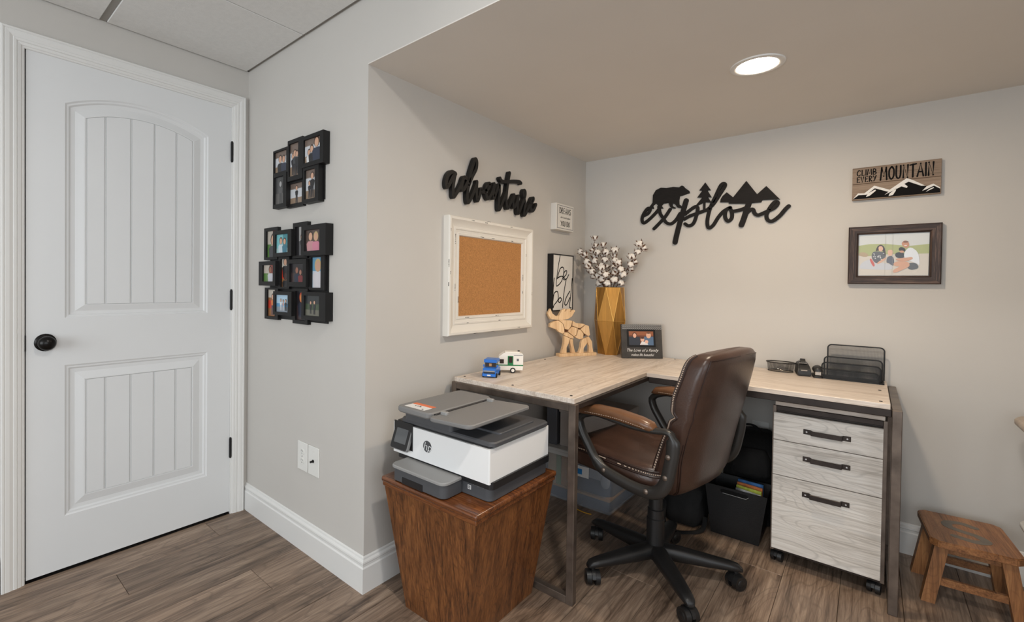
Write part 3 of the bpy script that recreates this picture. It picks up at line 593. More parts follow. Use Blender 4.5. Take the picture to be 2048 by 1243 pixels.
MOOSE = {'antler': [(-0.091, 0.252), (-0.073, 0.281), (-0.062, 0.252), (-0.039, 0.235), (-0.017, 0.238), (0.001, 0.271), (0.023, 0.281), (0.016, 0.255), (0.038, 0.278), (0.06, 0.278), (0.048, 0.255), (0.079, 0.274), (0.09, 0.268), (0.068, 0.234), (0.046, 0.221), (0.005, 0.212), (-0.032, 0.215), (-0.068, 0.219), (-0.083, 0.236)], 'head': [(-0.075, 0.193), (-0.05, 0.206), (-0.022, 0.212), (0.008, 0.192), (0.016, 0.165), (0.02, 0.142), (0.007, 0.133), (-0.019, 0.146), (-0.031, 0.16), (-0.056, 0.167), (-0.076, 0.173)], 'neck': [(-0.018, 0.212), (0.005, 0.213), (0.031, 0.212), (0.07, 0.209), (0.064, 0.178), (0.046, 0.156), (0.023, 0.159), (0.012, 0.192)], 'shoulder': [(0.049, 0.154), (0.071, 0.175), (0.109, 0.163), (0.099, 0.124), (0.083, 0.116), (0.057, 0.135), (0.045, 0.144)], 'back': [(0.074, 0.208), (0.095, 0.194), (0.145, 0.19), (0.158, 0.185), (0.126, 0.165), (0.111, 0.165), (0.072, 0.179)], 'rump': [(0.161, 0.183), (0.183, 0.176), (0.192, 0.122), (0.181, 0.116), (0.151, 0.133), (0.129, 0.157)], 'chest': [(0.019, 0.141), (0.044, 0.14), (0.055, 0.13), (0.08, 0.115), (0.084, 0.103), (0.059, 0.107), (0.019, 0.124)], 'belly': [(0.103, 0.121), (0.113, 0.157), (0.128, 0.154), (0.148, 0.13), (0.145, 0.102), (0.12, 0.098), (0.087, 0.113)], 'foreleg': [(0.019, 0.121), (0.058, 0.105), (0.049, 0.079), (0.034, 0.052), (0.037, 0.018), (0.001, 0.019), (0.012, 0.053), (0.019, 0.079)], 'foreleg_b': [(0.061, 0.103), (0.082, 0.101), (0.082, 0.071), (0.09, 0.044), (0.1, 0.017), (0.072, 0.018), (0.072, 0.051), (0.064, 0.072)], 'hindleg': [(0.143, 0.099), (0.168, 0.106), (0.174, 0.076), (0.149, 0.046), (0.149, 0.016), (0.117, 0.017), (0.132, 0.05), (0.132, 0.077)], 'hindleg_b': [(0.171, 0.109), (0.188, 0.114), (0.212, 0.081), (0.213, 0.048), (0.223, 0.015), (0.19, 0.016), (0.193, 0.055), (0.177, 0.082)]}
# ------------------------------------------------------------------ wall plates
def plate(name, label, cat, u0, u1, v0, v1, M, kind):
    c = M @ Vector(((u0 + u1) / 2, (v0 + v1) / 2, 0)); t = thing(name, label, cat, tuple(c))
    uc, vc = (u0 + u1) / 2, (v0 + v1) / 2
    bm = BM(); box(bm, u0, u1, v0, v1, 0, .0055, .0025, 2, M); ob('cover_plate', bm, 'plate', t)
    if kind == 'outlet':
        for s in (-1, 1):
            bm = BM(); prism(bm, ell(uc, vc + s * .020, .0165, .0145, 18), .005, .0072, M); r = ob('receptacle', bm, 'plate', t)
            bm = BM()
            for du, h in ((-.006, .008), (.006, .0065)): box(bm, uc + du - .0011, uc + du + .0011, vc + s * .020 + .001, vc + s * .020 + .001 + h, .007, .0075, M=M)
            prism(bm, ell(uc, vc + s * .020 - .006, .0024, .0024, 10), .007, .0075, M); ob('slots', bm, 'slot', r)
        bm = BM(); prism(bm, ell(uc, vc, .003, .003, 10), .005, .0068, M); ob('screw', bm, 'chrome', t)
    else:
        bm = BM(); cyl(bm, M @ Vector((uc, vc, .004)), M @ Vector((uc, vc, .008)), .0075, n=6); cyl(bm, M @ Vector((uc, vc, .008)), M @ Vector((uc, vc, .020)), .0045, n=14); ob('coax_jack', bm, 'bronze', t, label='dark coaxial jack')
        for s in (-1, 1):
            bm = BM(); prism(bm, ell(uc, vc + s * .042, .003, .003, 10), .005, .0065, M); ob('screw', bm, 'plate', t)
plate('outlet', 'white duplex outlet plate nearer the door, above the baseboard', 'outlet', .512, .592, .346, .471, PB, 'outlet')
plate('cable_jack', 'white wall plate with a dark coaxial stub', 'wall plate', .598, .682, .346, .471, PB, 'coax')
plate('outlet', 'white outlet on the back wall behind the office chair', 'outlet', 1.955, 2.03, .355, .476, PK, 'outlet')
# ------------------------------------------------------------------ black photo collages
SK = (206, 160, 134)
def scene_print(kind, u0, u1, v0, v1):
    w, h = u1 - u0, v1 - v0; R = lambda a, b, c, d: [(u0 + a * w, v0 + c * h), (u0 + b * w, v0 + c * h), (u0 + b * w, v0 + d * h), (u0 + a * w, v0 + d * h)]
    L = []
    def P(x, y, s, *a, **k): L.extend(person(u0 + x * w, v0 + y * h, s * h, *a, **k))
    def clipv(): pass
    if kind == 'yard':
        L += [(R(0, 1, 0, 1), (150, 140, 132)), (R(0, 1, .75, 1), (120, 104, 94)), (R(0, 1, .3, .72), (206, 208, 212)), (R(0, 1, 0, .3), (150, 128, 108))]
    elif kind == 'grey': L += [(R(0, 1, 0, 1), (74, 74, 74)), (R(0, 1, 0, .4), (96, 94, 92)), (R(.6, 1, .4, 1), (58, 58, 58))]
    elif kind == 'pool': L += [(R(0, 1, 0, 1), (124, 190, 196)), (R(.5, 1, .2, 1), (70, 140, 150)), (R(0, 1, 0, .25), (170, 200, 200))]
    elif kind == 'beach': L += [(R(0, 1, 0, 1), (176, 206, 226)), (R(0, 1, 0, .3), (140, 150, 160)), (R(0, 1, .3, .5), (96, 150, 190))]
    elif kind == 'dark': L += [(R(0, 1, 0, 1), (34, 30, 34)), (R(0, .5, 0, .5), (58, 44, 44))]
    elif kind == 'street': L += [(R(0, 1, 0, 1), (96, 96, 98)), (R(.2, 1, .5, 1), (160, 158, 156)), (R(0, .25, 0, 1), (40, 38, 40))]
    elif kind == 'garden': L += [(R(0, 1, 0, 1), (190, 180, 168)), (R(0, .4, 0, .5), (92, 130, 66)), (R(.55, 1, .5, 1), (150, 70, 60))]
    elif kind == 'field': L += [(R(0, 1, 0, 1), (70, 84, 62)), (R(0, 1, .6, 1), (52, 56, 58)), (R(0, 1, 0, .3), (112, 110, 98))]
    elif kind == 'pink': L += [(R(0, 1, 0, 1), (88, 72, 66)), (R(0, 1, 0, .3), (60, 52, 52))]
    elif kind == 'snow': L += [(R(0, 1, 0, 1), (196, 210, 222)), (R(0, 1, .55, 1), (110, 160, 190))]
    elif kind == 'orange': L += [(R(0, 1, 0, 1), (150, 100, 60)), (R(0, 1, .3, .6), (196, 60, 40)), (R(0, 1, .7, 1), (196, 188, 176))]
    return L, P
def collage(label, specs, name='photo_collage'):
    us = [s[0] for s in specs]; t = thing(name, label, 'photo frame', (sum(us) / len(us) + .08, -.001, specs[-1][2]))
    bm = BM(); box(bm, min(q[0] for q in specs) + .06, max(q[1] for q in specs) - .03, min(q[2] for q in specs) + .012, max(q[3] for q in specs) - .03, .0, .006, M=PB); ob('backing_board', bm, 'black', t)
    for (fu0, fu1, fv0, fv1, pu0, pu1, pv0, pv1, dep, kind, people) in specs:
        sx_ = -.020 if dep < .03 else 0.0
        fu0, fu1, pu0, pu1 = fu0 + sx_, fu1 + sx_, pu0 + sx_, pu1 + sx_
        dep = dep * .82
        bm = BM(); ringframe(bm, fu0, fu1, fv0, fv1, pu0, pu1, pv0, pv1, .001, dep, PB, dep - .009)
        fr = ob('frame', bm, 'black', t)
        L, P = scene_print(kind, pu0, pu1, pv0, pv1)
        for pe in people: P(*pe[0], **pe[1]) if isinstance(pe[0], tuple) else P(*pe)
        def clip(poly):
            for axis, lo, hi in ((0, pu0, pu1), (1, pv0, pv1)):
                for bound, sgn in ((lo, 1), (hi, -1)):
                    out = []
                    for i in range(len(poly)):
                        a, b = poly[i], poly[(i + 1) % len(poly)]
                        ia, ib = sgn * (a[axis] - bound) >= 0, sgn * (b[axis] - bound) >= 0
                        if ia: out.append(a)
                        if ia != ib:
                            s = (bound - a[axis]) / (b[axis] - a[axis]); out.append((a[0] + (b[0] - a[0]) * s, a[1] + (b[1] - a[1]) * s))
                    poly = out
                    if len(poly) < 3: return None
            return poly
        L = [(clip(p), c) for p, c in L]; L = [(p, c) for p, c in L if p]
        printed('photo', L, PB, fr, dep - .0085)
BK, NV, WHT, GY = (30, 30, 34), (44, 52, 72), (226, 226, 226), (60, 62, 66)
def two(a, b, s=.8, **k): return [(.35, 0, s, a), (.65, 0, s * 1.08, b)]
LG = dict(legs=(34, 34, 40))
collage('black six-photo collage frame, upper one beside the door', [
 (.316, .450, 1.662, 1.785, .324, .437, 1.680, 1.776, .022, 'yard', [(.4, -.1, .95, BK), (.68, -.1, .9, NV)]),
 (.450, .575, 1.620, 1.800, .460, .540, 1.640, 1.784, .036, 'yard', [((.3, .05, .68, BK), LG), ((.5, .02, .8, GY), LG), ((.72, .05, .72, BK), LG)]),
 (.577, .738, 1.660, 1.792, .588, .714, 1.678, 1.776, .040, 'yard', [(.25, -.1, .7, WHT), (.42, -.1, .85, BK), (.72, -.1, 1.15, NV)]),
 (.318, .440, 1.512, 1.668, .328, .412, 1.530, 1.655, .036, 'grey', [((.55, .02, .85, (88, 88, 88), (170, 170, 170), (50, 50, 50)), dict(legs=(70, 70, 70)))]),
 (.442, .580, 1.506, 1.620, .456, .570, 1.522, 1.612, .020, 'yard', [((.5, .02, .88, BK), LG)]),
 (.580, .700, 1.509, 1.660, .592, .672, 1.525, 1.648, .036, 'yard', [((.35, .04, .6, BK), LG), ((.62, .04, .88, (36, 34, 36)), LG)])])
collage('black twelve-photo collage frame, lower one beside the door', [
 (.232, .362, 1.278, 1.430, .252, .342, 1.290, 1.414, .022, 'garden', [(.6, -.2, 1.1, GY)]),
 (.325, .490, 1.288, 1.408, .345, .458, 1.306, 1.390, .038, 'pool', [(.35, -.1, .95, (200, 214, 220)), (.65, -.1, .9, (60, 120, 140))]),
 (.500, .620, 1.278, 1.434, .518, .600, 1.290, 1.416, .022, 'street', [((.55, .05, .7, BK), LG)]),
 (.583, .768, 1.284, 1.412, .606, .722, 1.304, 1.392, .045, 'pink', [(.32, -.2, 1.15, (196, 142, 146)), (.68, -.2, 1.1, (206, 130, 150), SK, (196, 170, 120))]),
 (.190, .352, 1.155, 1.270, .226, .328, 1.175, 1.252, .040, 'garden', [(.62, -.15, 1.1, (200, 200, 206), (150, 92, 66), (30, 22, 20))]),
 (.372, .470, 1.142, 1.290, .392, .450, 1.150, 1.278, .022, 'orange', [(.5, .35, .7, BK, SK, (40, 28, 24)), (.55, -.2, .75, BK, (60, 40, 36), (30, 24, 24))]),
 (.460, .615, 1.153, 1.272, .478, .590, 1.173, 1.254, .040, 'dark', [(.45, -.1, .95, (30, 40, 60), (150, 100, 80)), (.72, -.1, .8, (120, 40, 44), (160, 110, 90))]),
 (.636, .752, 1.140, 1.290, .650, .724, 1.150, 1.278, .022, 'snow', [(.55, -.1, 1.05, (214, 210, 214), SK, (206, 176, 120))]),
 (.242, .370, .996, 1.145, .264, .340, 1.010, 1.136, .022, 'orange', [((.55, .05, .8, (214, 120, 60)), dict(legs=(60, 60, 80)))]),
 (.330, .495, 1.022, 1.130, .348, .462, 1.036, 1.114, .038, 'beach', [((.35, .08, .7, WHT), dict(legs=(210, 210, 214))), ((.55, .08, .66, (200, 160, 150)), dict(legs=(200, 200, 206))), ((.75, .08, .68, BK), LG)]),
 (.503, .626, .990, 1.145, .524, .606, 1.006, 1.134, .022, 'dark', [(.5, .1, .85, (40, 44, 60), (216, 140, 80), (190, 70, 40))]),
 (.588, .770, 1.014, 1.132, .608, .724, 1.032, 1.116, .045, 'field', [((.35, .1, .65, (40, 40, 44)), LG), ((.6, .08, .7, (52, 52, 58)), LG)])])
# ------------------------------------------------------------------ cut-out words
t = thing('word_sign', 'black cut-out script sign reading adventure above the corkboard', 'sign', (W, .78, 1.62))
bm = BM()
for i, s in enumerate(ADV): ribbon(bm, s, .0175, .003, .0225 + .00015 * i, PL)
ob('lettering', bm, 'black', t)
t = thing('word_sign', 'black cut-out script sign reading explore with bear, tree and mountains', 'sign', (1.72, D, 1.6))
bm = BM()
for i, s in enumerate(EXPL): ribbon(bm, s, .0175, .001, .011 + .00015 * i, PK)
for s in EXPT: ribbon(bm, s, .026, .001, .0128, PK)
ob('lettering', bm, 'blackwood', t)
for n_, p in zip(('bear', 'pine_tree', 'mountains'), EXPP):
    bm = BM(); prism(bm, p, .001, .0108, PK); ob(n_, bm, 'blackwood', t)
# ------------------------------------------------------------------ corkboard
cu0, cu1, cv0, cv1 = .424, 1.107, .941, 1.478
t = thing('corkboard', 'cork pin board in a chippy white moulded frame', 'corkboard', (W, .765, .941))
CPF = [(0, 0), (0, .030), (.004, .036), (.014, .036), (.020, .031), (.030, .024), (.046, .021), (.050, .024), (.056, .024), (.060, .020), (.070, .018), (.074, .022), (.082, .021), (.086, .014), (.086, 0)]
for r in rails(cu0, cu1, cv0, cv1, CPF, PL): ob('frame_rail', r, 'offwhite', t, smooth=30)
bm = BM(); box(bm, cu0 + .08, cu1 - .08, cv0 + .07, cv1 - .07, .002, .013, M=PL); ob('cork_sheet', bm, 'cork', t)
bm = BM(); rc = random.Random(3)
for k in range(30):                             # worn dark chips along the frame ridges
    side = k % 4; ins, hh = rc.choice([(.009, .0362), (.053, .0242), (.078, .0222), (.002, .033)])
    a = rc.uniform(.08, .92); ln = rc.uniform(.012, .03)
    for j in range(rc.randint(2, 4)):
        l2 = ln * rc.uniform(.15, .4); o_ = ln * j / 3.0; wd_ = rc.uniform(.0012, .003)
        if side in (0, 2):
            uu = cu0 + ins + (cu1 - cu0 - 2 * ins) * a + o_; vv = (cv0 + ins) if side == 0 else (cv1 - ins)
            box(bm, uu, uu + l2, vv - wd_ / 2, vv + wd_ / 2, hh - .004, hh + .0004, M=PL)
        else:
            vv = cv0 + ins + (cv1 - cv0 - 2 * ins) * a + o_; uu = (cu0 + ins) if side == 1 else (cu1 - ins)
            box(bm, uu - wd_ / 2, uu + wd_ / 2, vv, vv + l2, hh - .004, hh + .0004, M=PL)
ob('paint_chips', bm, 'ink', t, kind='stuff')
# ------------------------------------------------------------------ small block sign
t = thing('block_sign', 'small white box sign reading dreams, you do', 'sign', (W, 1.455, 1.503))
bm = BM(); box(bm, 1.348, 1.562, 1.504, 1.66, 0, .038, .0015, 1, PL); ob('block', bm, 'paper', t)
bm = BM(); ringframe(bm, 1.358, 1.552, 1.514, 1.650, 1.3605, 1.5495, 1.5165, 1.6475, .0375, .0388, PL); ob('border', bm, 'slate', t)
bm = BM(); lettering(bm, 'DREAMS', 1.385, 1.530, 1.604, 1.636, .0042, PL, .0378, .0386); lettering(bm, 'YOU', 1.402, 1.462, 1.530, 1.558, .0042, PL, .0378, .0386); lettering(bm, 'DO', 1.474, 1.514, 1.530, 1.558, .0042, PL, .0378, .0386)
merge(bm, text_bm("don't work unless", .0165, PL @ Matrix.Translation((1.457, 1.580, .0383)), .25)); ob('lettering', bm, 'ink', t)
# ------------------------------------------------------------------ be bold sign
t = thing('framed_sign', 'tall black-edged white sign with script be bold', 'sign', (W, 1.445, 1.022))
bm = BM(); ringframe(bm, 1.320, 1.572, 1.022, 1.360, 1.326, 1.566, 1.028, 1.354, 0, .037, PL); ob('frame', bm, 'black', t)
bm = BM(); box(bm, 1.326, 1.566, 1.028, 1.354, .001, .034, M=PL); ob('panel', bm, 'paper', t)
bm = BM()
for i, s in enumerate(BOLD): ribbon(bm, [(min(max(a, 1.331), 1.561), min(max(b, 1.033), 1.350)) for a, b in s], .0065, .034, .0348 + .0001 * i, PL)
ob('lettering', bm, 'ink', t)
# ------------------------------------------------------------------ climb every mountain sign
t = thing('plank_sign', 'brown wooden sign reading climb every mountain with painted white peaks', 'sign', (2.482, D, 1.585))
for v0_, v1_ in ((1.586, 1.6590), (1.6605, 1.735)):
    bm = BM(); box(bm, 2.337, 2.628, v0_, v1_, .001, .019, .0012, 1, PK); ob('plank', bm, 'sign_wood', t)
bm = BM(); prism(bm, MTB[0], .0186, .0194, PK); ob('mountain_paint', bm, 'ink', t)
bm = BM()
for i, p in enumerate(MTW): prism(bm, p, .0188, .0199, PK)
ob('snow_paint', bm, 'inkwhite', t)
bm = BM(); lettering(bm, 'CLIMB', 2.353, 2.424, 1.698, 1.723, .0039, PK, .0186, .0197); lettering(bm, 'EVERY', 2.353, 2.424, 1.668, 1.692, .0039, PK, .0186, .0197); lettering(bm, 'MOUNTAIN', 2.434, 2.610, 1.668, 1.724, .0060, PK, .0186, .0197)
ob('lettering', bm, 'ink', t)
# ------------------------------------------------------------------ family photo
t = thing('family_photo', 'framed beach photograph in a dark distressed wood frame', 'photo frame', (2.481, D, 1.197))
for i, r in enumerate(rails(2.328, 2.635, 1.197, 1.461, [(0, 0), (0, .022), (.004, .026), (.030, .024), (.036, .018), (.036, 0)], PK)): ob('frame_rail', r, 'rustic' if i % 2 == 0 else 'rustic_z', t)
FC = dict(photo=(206, 200, 190), sky=(208, 212, 212), grass=(168, 176, 120), dune=(176, 156, 124), wskirt=(196, 200, 208), wtop=(90, 92, 96), wred=(196, 90, 78), warm=(214, 170, 144), whair=(58, 44, 40), wface=(220, 178, 154),
          gdress=(88, 92, 106), gface=(218, 178, 152), boy=(52, 52, 56), bhair=(40, 34, 32), bface=(200, 150, 122), mshirt=(222, 228, 236), mface=(196, 140, 110), mshort=(82, 86, 90), mleg=(208, 160, 132), marm=(206, 156, 128))
def chaikin(p, k=2):
    for _ in range(k): p = [q for a, b in zip(p, p[1:] + p[:1]) for q in ((a[0] * .75 + b[0] * .25, a[1] * .75 + b[1] * .25), (a[0] * .25 + b[0] * .75, a[1] * .25 + b[1] * .75))]
    return p
FL = [(p if n_ in ('photo', 'sky', 'grass') else chaikin(p), FC[n_]) for n_, p in FAM.items()]
mf = FAM['mface']; mx_, mz_ = sum(p[0] for p in mf) / len(mf), sum(p[1] for p in mf) / len(mf)
wt = FAM['wtop']; wx_, wz_ = sum(p[0] for p in wt) / len(wt), sum(p[1] for p in wt) / len(wt)
rp = random.Random(11)
for k in range(14): FL.append((ell(wx_ + rp.uniform(-.017, .017), wz_ + rp.uniform(-.015, .014), .0028, .0020, 7, rp.uniform(0, 3)), (210, 210, 212)))
FL += [(ell(mx_, mz_ + .0105, .009, .0035, 12), (120, 84, 66)), (ell(mx_, mz_ - .006, .005, .0018, 10), (240, 236, 232))]
for u_ in (2.4555, 2.480): FL.append(([(u_, 1.237), (u_ + .0006, 1.237), (u_ + .0006, 1.424), (u_, 1.424)], (168, 164, 158)))
printed('photo', FL, PK, t, .010)
# ------------------------------------------------------------------ L-shaped desk
X0, X1, XE, YN, YI, YB = 1.020, 1.606, 2.471, .469, 1.2016, 1.780
BT = .020
t = desk = thing('corner_desk', 'L-shaped desk with pale whitewashed top and dark square steel frame', 'desk', (1.3, 1.4, 0))
bm = BM(); box(bm, X0, X1, YN, YB, DZ - BT, DZ, .0015, 1); ob('desktop', bm, 'desk', t, label='long pale board along the corkboard wall')
bm = BM(); box(bm, X1 + .0015, XE, YI, YB, DZ - BT, DZ, .0015, 1); ob('desktop', bm, 'desk_x', t, label='pale board along the back wall')
Q = .028
def bar(a, b, q=Q):
    bm = BM(); box(bm, min(a[0], b[0]), max(a[0], b[0]) , min(a[1], b[1]), max(a[1], b[1]), min(a[2], b[2]), max(a[2], b[2]), .002, 1); return bm
zt = DZ - BT
def leg(x, y): ob('leg', bar((x, y, 0), (x + Q, y + Q, zt)), 'steel', t)
lx0, lx1, ly0 = X0 - .008, X1 + .010 - Q, YN - .010
leg(lx0, ly0); leg(lx1, ly0); leg(lx0, YB - Q); leg(XE + .004, YI - .004); leg(XE + .004, YB - Q)
ob('rail', bar((lx0 + Q, ly0, zt - Q), (lx1, ly0 + Q, zt)), 'steel', t)
ob('rail', bar((lx0 + Q, ly0, 0), (lx1, ly0 + Q, Q)), 'steel', t)
ob('rail', bar((lx1, ly0 + Q, zt - .020), (lx1 + Q, YI + .02, zt)), 'steeldark', t)
ob('rail', bar((lx0, ly0 + Q, zt - Q), (lx0 + Q, YB - Q, zt)), 'steeldark', t)
ob('rail', bar((lx1 + Q, YI + .006, zt - Q), (XE + .004, YI + .006 + Q, zt)), 'steeldark', t)
ob('rail', bar((XE + .004, YI - .004 + Q, zt - Q), (XE + .004 + Q, YB - Q, zt)), 'steel', t)
ob('rail', bar((XE + .004, YI - .004 + Q, 0), (XE + .004 + Q, YB - Q, Q)), 'steel', t)
ob('rail', bar((lx0 + Q, YB - Q, zt - Q), (XE + .004, YB, zt)), 'steeldark', t)
for p in ((1.05, .505), (1.31, .505), (1.575, .505), (2.445, 1.235), (2.445, 1.49), (1.575, 1.755), (1.05, 1.2)):
    bm = BM(); cyl(bm, (p[0], p[1], DZ - .001), (p[0], p[1], DZ + .0018), .006, .0045, 12); ob('bolt', bm, 'black', t)
# ------------------------------------------------------------------ dark wooden hamper under the printer
HX0, HX1, HY0, HY1, HZ = 1.092, 1.537, -.008, .474, .475
bx0, bx1, by0, by1 = 1.169, 1.462, .052, .428
t = thing('wooden_hamper', 'tapered dark oak lidded hamper carrying the printer', 'hamper', ((bx0 + bx1) / 2, (by0 + by1) / 2, 0))
ti = .010; zc = HZ - .036
top = [(HX0 + ti, HY0 + ti), (HX1 - ti, HY0 + ti), (HX1 - ti, HY1 - ti), (HX0 + ti, HY1 - ti)]; bot = [(bx0, by0), (bx1, by0), (bx1, by1), (bx0, by1)]
for i in range(4):
    j = (i + 1) % 4; bm = BM()
    cxm, cym = (bx0 + bx1) / 2, (by0 + by1) / 2
    def inn(p, k=.016):
        return (p[0] + (k if p[0] < cxm else -k), p[1] + (k if p[1] < cym else -k))
    A = [(top[i], top[j]), (bot[i], bot[j])]
    r0 = [Vector((*bot[i], 0)), Vector((*bot[j], 0)), Vector((*inn(bot[j]), 0)), Vector((*inn(bot[i]), 0))]
    r1 = [Vector((*top[i], zc)), Vector((*top[j], zc)), Vector((*inn(top[j]), zc)), Vector((*inn(top[i]), zc))]
    loft(bm, [r0, r1]); ob('side_panel', bm, 'hamper', t)
bm = BM(); box(bm, HX0 + .004, HX1 - .004, HY0 + .004, HY1 - .004, zc + .0015, HZ - .016, .004, 2); lid = ob('lid', bm, 'hamper_top', t)
bm = BM(); box(bm, HX0, HX1, HY0, HY1, HZ - .020, HZ, .007, 3); ob('lid_board', bm, 'hamper_top', lid, smooth=40)
# ------------------------------------------------------------------ printer
P0 = (1.295, .255, HZ)
t = thing('printer', 'white and grey inkjet printer on the wooden hamper', 'printer', P0)
bm = BM(); rbox(bm, 1.098, 1.518, .086, .440, HZ + .002, HZ + .062, .022, top=.003, bot=.002); body = ob('base_body', bm, 'pdark', t, smooth=35)
bm = BM(); rbox(bm, 1.085, 1.532, .075, .432, HZ + .048, HZ + .072, .015); ob('base_neck', bm, 'pblack', t, smooth=35)
bm = BM(); rbox(bm, 1.069, 1.525, .070, .430, HZ + .066, HZ + .177, .004, n=2); ob('shell', bm, 'pwhite', t)
bm = BM(); rbox(bm, 1.078, 1.518, .078, .426, HZ + .174, HZ + .184, .01, top=.002); ob('shell_rim', bm, 'pblack', t)
bm = BM(); rbox(bm, 1.098, 1.534, .076, .420, HZ + .184, HZ + .198, .022, top=.004); ob('scanner_lid', bm, 'pdark', t, smooth=35)
bm = BM(); rbox(bm, 1.125, 1.36, .072, .405, HZ + .196, HZ + .234, .014, top=.003); ob('feeder_housing', bm, 'pdark', t, smooth=35)
bm = BM(); rbox(bm, 1.375, 1.50, .16, .37, HZ + .197, HZ + .204, .01, top=.002); ob('output_recess', bm, 'pdark', t, smooth=35)
# document feeder cover: flat rear part, tilted input tray
bm = BM(); rbox(bm, 1.135, 1.305, .022, .372, HZ + .236, HZ + .258, .022, top=.004, bot=.006); fd = ob('feeder_cover', bm, 'pgrey', t, smooth=35)
bm = BM(); sh = Matrix.Translation((1.305, 0, HZ + .243)) @ Matrix.Rotation(math.radians(-2.5), 4, 'Y'); rbox(bm, .004, .190, .008, .358, -.006, .008, .024, sh, top=.003, bot=.004); tr = ob('feeder_tray', bm, 'pgrey', t, smooth=35)
bm = BM(); box(bm, 1.303, 1.316, .045, .345, HZ + .243, HZ + .2535); ob('feeder_slot', bm, 'pblack', tr)
for yy in (.062, .318):
    bm = BM(); rbox(bm, 1.316, 1.346, yy, yy + .018, HZ + .246, HZ + .262, .006, top=.002); ob('paper_guide', bm, 'plight', tr, smooth=35)
bm = BM(); box(bm, 1.162, 1.262, .040, .092, HZ + .2578, HZ + .2584); st = ob('sticker', bm, 'label', fd, label='white sticker with orange band')
bm = BM(); box(bm, 1.162, 1.262, .080, .101, HZ + .2580, HZ + .2587); ob('sticker_band', bm, 'orange', st)
bm = BM()
for uu, vv, r_ in ((1.193, .066, .0035), (1.203, .068, .0042), (1.211, .074, .003), (1.216, .066, .0045), (1.246, .048, .004)): prism(bm, ell(uu, vv, r_, r_ * .8, 10), HZ + .2582, HZ + .2588)
ob('sticker_marks', bm, 'ink', st)
# output tray
bm = BM(); rbox(bm, 1.148, 1.402, -.006, .10, HZ + .004, HZ + .052, .024, bot=.002); pt = ob('paper_tray', bm, 'pdark', t, smooth=35)
bm = BM(); rbox(bm, 1.143, 1.406, -.012, .10, HZ + .050, HZ + .059, .026, top=.003); ob('tray_cover', bm, 'plight', pt, smooth=35)
bm = BM(); box(bm, 1.205, 1.305, -.0075, .02, HZ + .004, HZ + .026); ob('tray_grip', bm, 'pblack', pt)
# display, logo, small lettering
PF = PM((0, .070, HZ), (1, 0, 0), (0, -1, 0))
bm = BM(); box(bm, 1.076, 1.176, .088, .185, .0002, .0012, M=PF); dp = ob('display_recess', bm, 'pblack', t)
tilt = PF @ Matrix.Translation((1.122, .088, .026)) @ Matrix.Rotation(math.radians(-20), 4, 'X')
bm = BM(); rbox(bm, -.045, .047, .0, .096, -.012, 0, .010, tilt, top=.002); ds = ob('display', bm, 'pgrey', t, smooth=35, label='tilted touch display')
bm = BM(); rbox(bm, -.042, .044, .003, .093, -.001, .0008, .008, tilt); ob('bezel', bm, 'pblack', ds)
bm = BM(); box(bm, -.029, .032, .024, .083, .0006, .0013, M=tilt); ob('screen', bm, 'screen', ds)
bm = BM(); prism(bm, ell(1.250, .123, .0205, .0205, 32), .0002, .0009, PF); lg = ob('logo_disc', bm, 'pdark', t)
bm = text_bm('hp', .042, PF @ Matrix.Translation((1.250, .1215, .0013)), .28, bold=-.0004); ob('logo_letters', bm, 'pwhite', lg)
PF2 = PM((0, .086, HZ), (1, 0, 0), (0, -1, 0))
bm = text_bm('HP OfficeJet Pro', .0088, PF2 @ Matrix.Translation((1.462, .044, .0004))); ob('model_lettering', bm, 'plight', t)
bm = BM(); box(bm, 1.424, 1.438, .022, .036, 0, .0006, M=PF2); bg = ob('badge', bm, 'label', t)
bm = BM(); box(bm, 1.4268, 1.4352, .0248, .0332, .0004, .0010, M=PF2); ob('badge_mark', bm, 'pdark', bg)
bm = BM(); box(bm, 1.4285, 1.4335, .0275, .0305, .0008, .0014, M=PF2); ob('badge_dot', bm, 'label', bg)
# ------------------------------------------------------------------ toy vehicles on the desk
TM = RZ(24, (1.128, .60, DZ))        # blue pickup, nose towards the camera (local -y)
t = thing('toy_truck', 'small blue toy brick truck on the desk end', 'toy', TM)
def lb(name, mat, *a, bev=.0008, par=None): bm = BM(); box(bm, *a, bev, 1, M=TM_); return ob(name, bm, mat, par or t)
TM_ = TM
lb('chassis', 'blue', -.030, .030, -.045, .055, .010, .022)
lb('bumper', 'blue', -.030, .030, -.050, -.044, .006, .018)
lb('number_plate', 'label', -.008, .008, -.0512, -.0498, .0085, .0145)
lb('grille', 'pblack', -.026, .026, -.0478, -.0452, .019, .026)
lb('headlamp_row', 'plight', -.026, .026, -.0492, -.0455, .027, .032)
lb('bonnet', 'blue', -.029, .029, -.046, -.018, .022, .042)
lb('cab', 'blue', -.029, .029, -.018, .035, .022, .044)
lb('windscreen', 'toyglass', -.025, .025, -.022, .030, .044, .064)
lb('driver', 'tan', -.006, .006, -.0235, -.018, .048, .060)
lb('roof', 'blue', -.029, .029, -.026, .040, .064, .078)
for sx in (-1, 1): lb('mirror', 'blue', sx * .031 - .003, sx * .031 + .003, -.022, -.016, .044, .054)
lb('load_bed', 'blue', -.029, .029, .035, .056, .022, .036)
for sx in (-1, 1):
    for yy in (-.032, .036):
        bm = BM(); cyl(bm, (sx * .026, yy, .010), (sx * .033, yy, .010), .010, n=14, M=TM); ob('wheel', bm, 'rubber', t)
TM2 = RZ(38, (1.128, .745, DZ)); TM_ = TM2
t = thing('toy_caravan', 'small white toy brick caravan with green stripe on the desk', 'toy', TM2)
TM_ = TM2
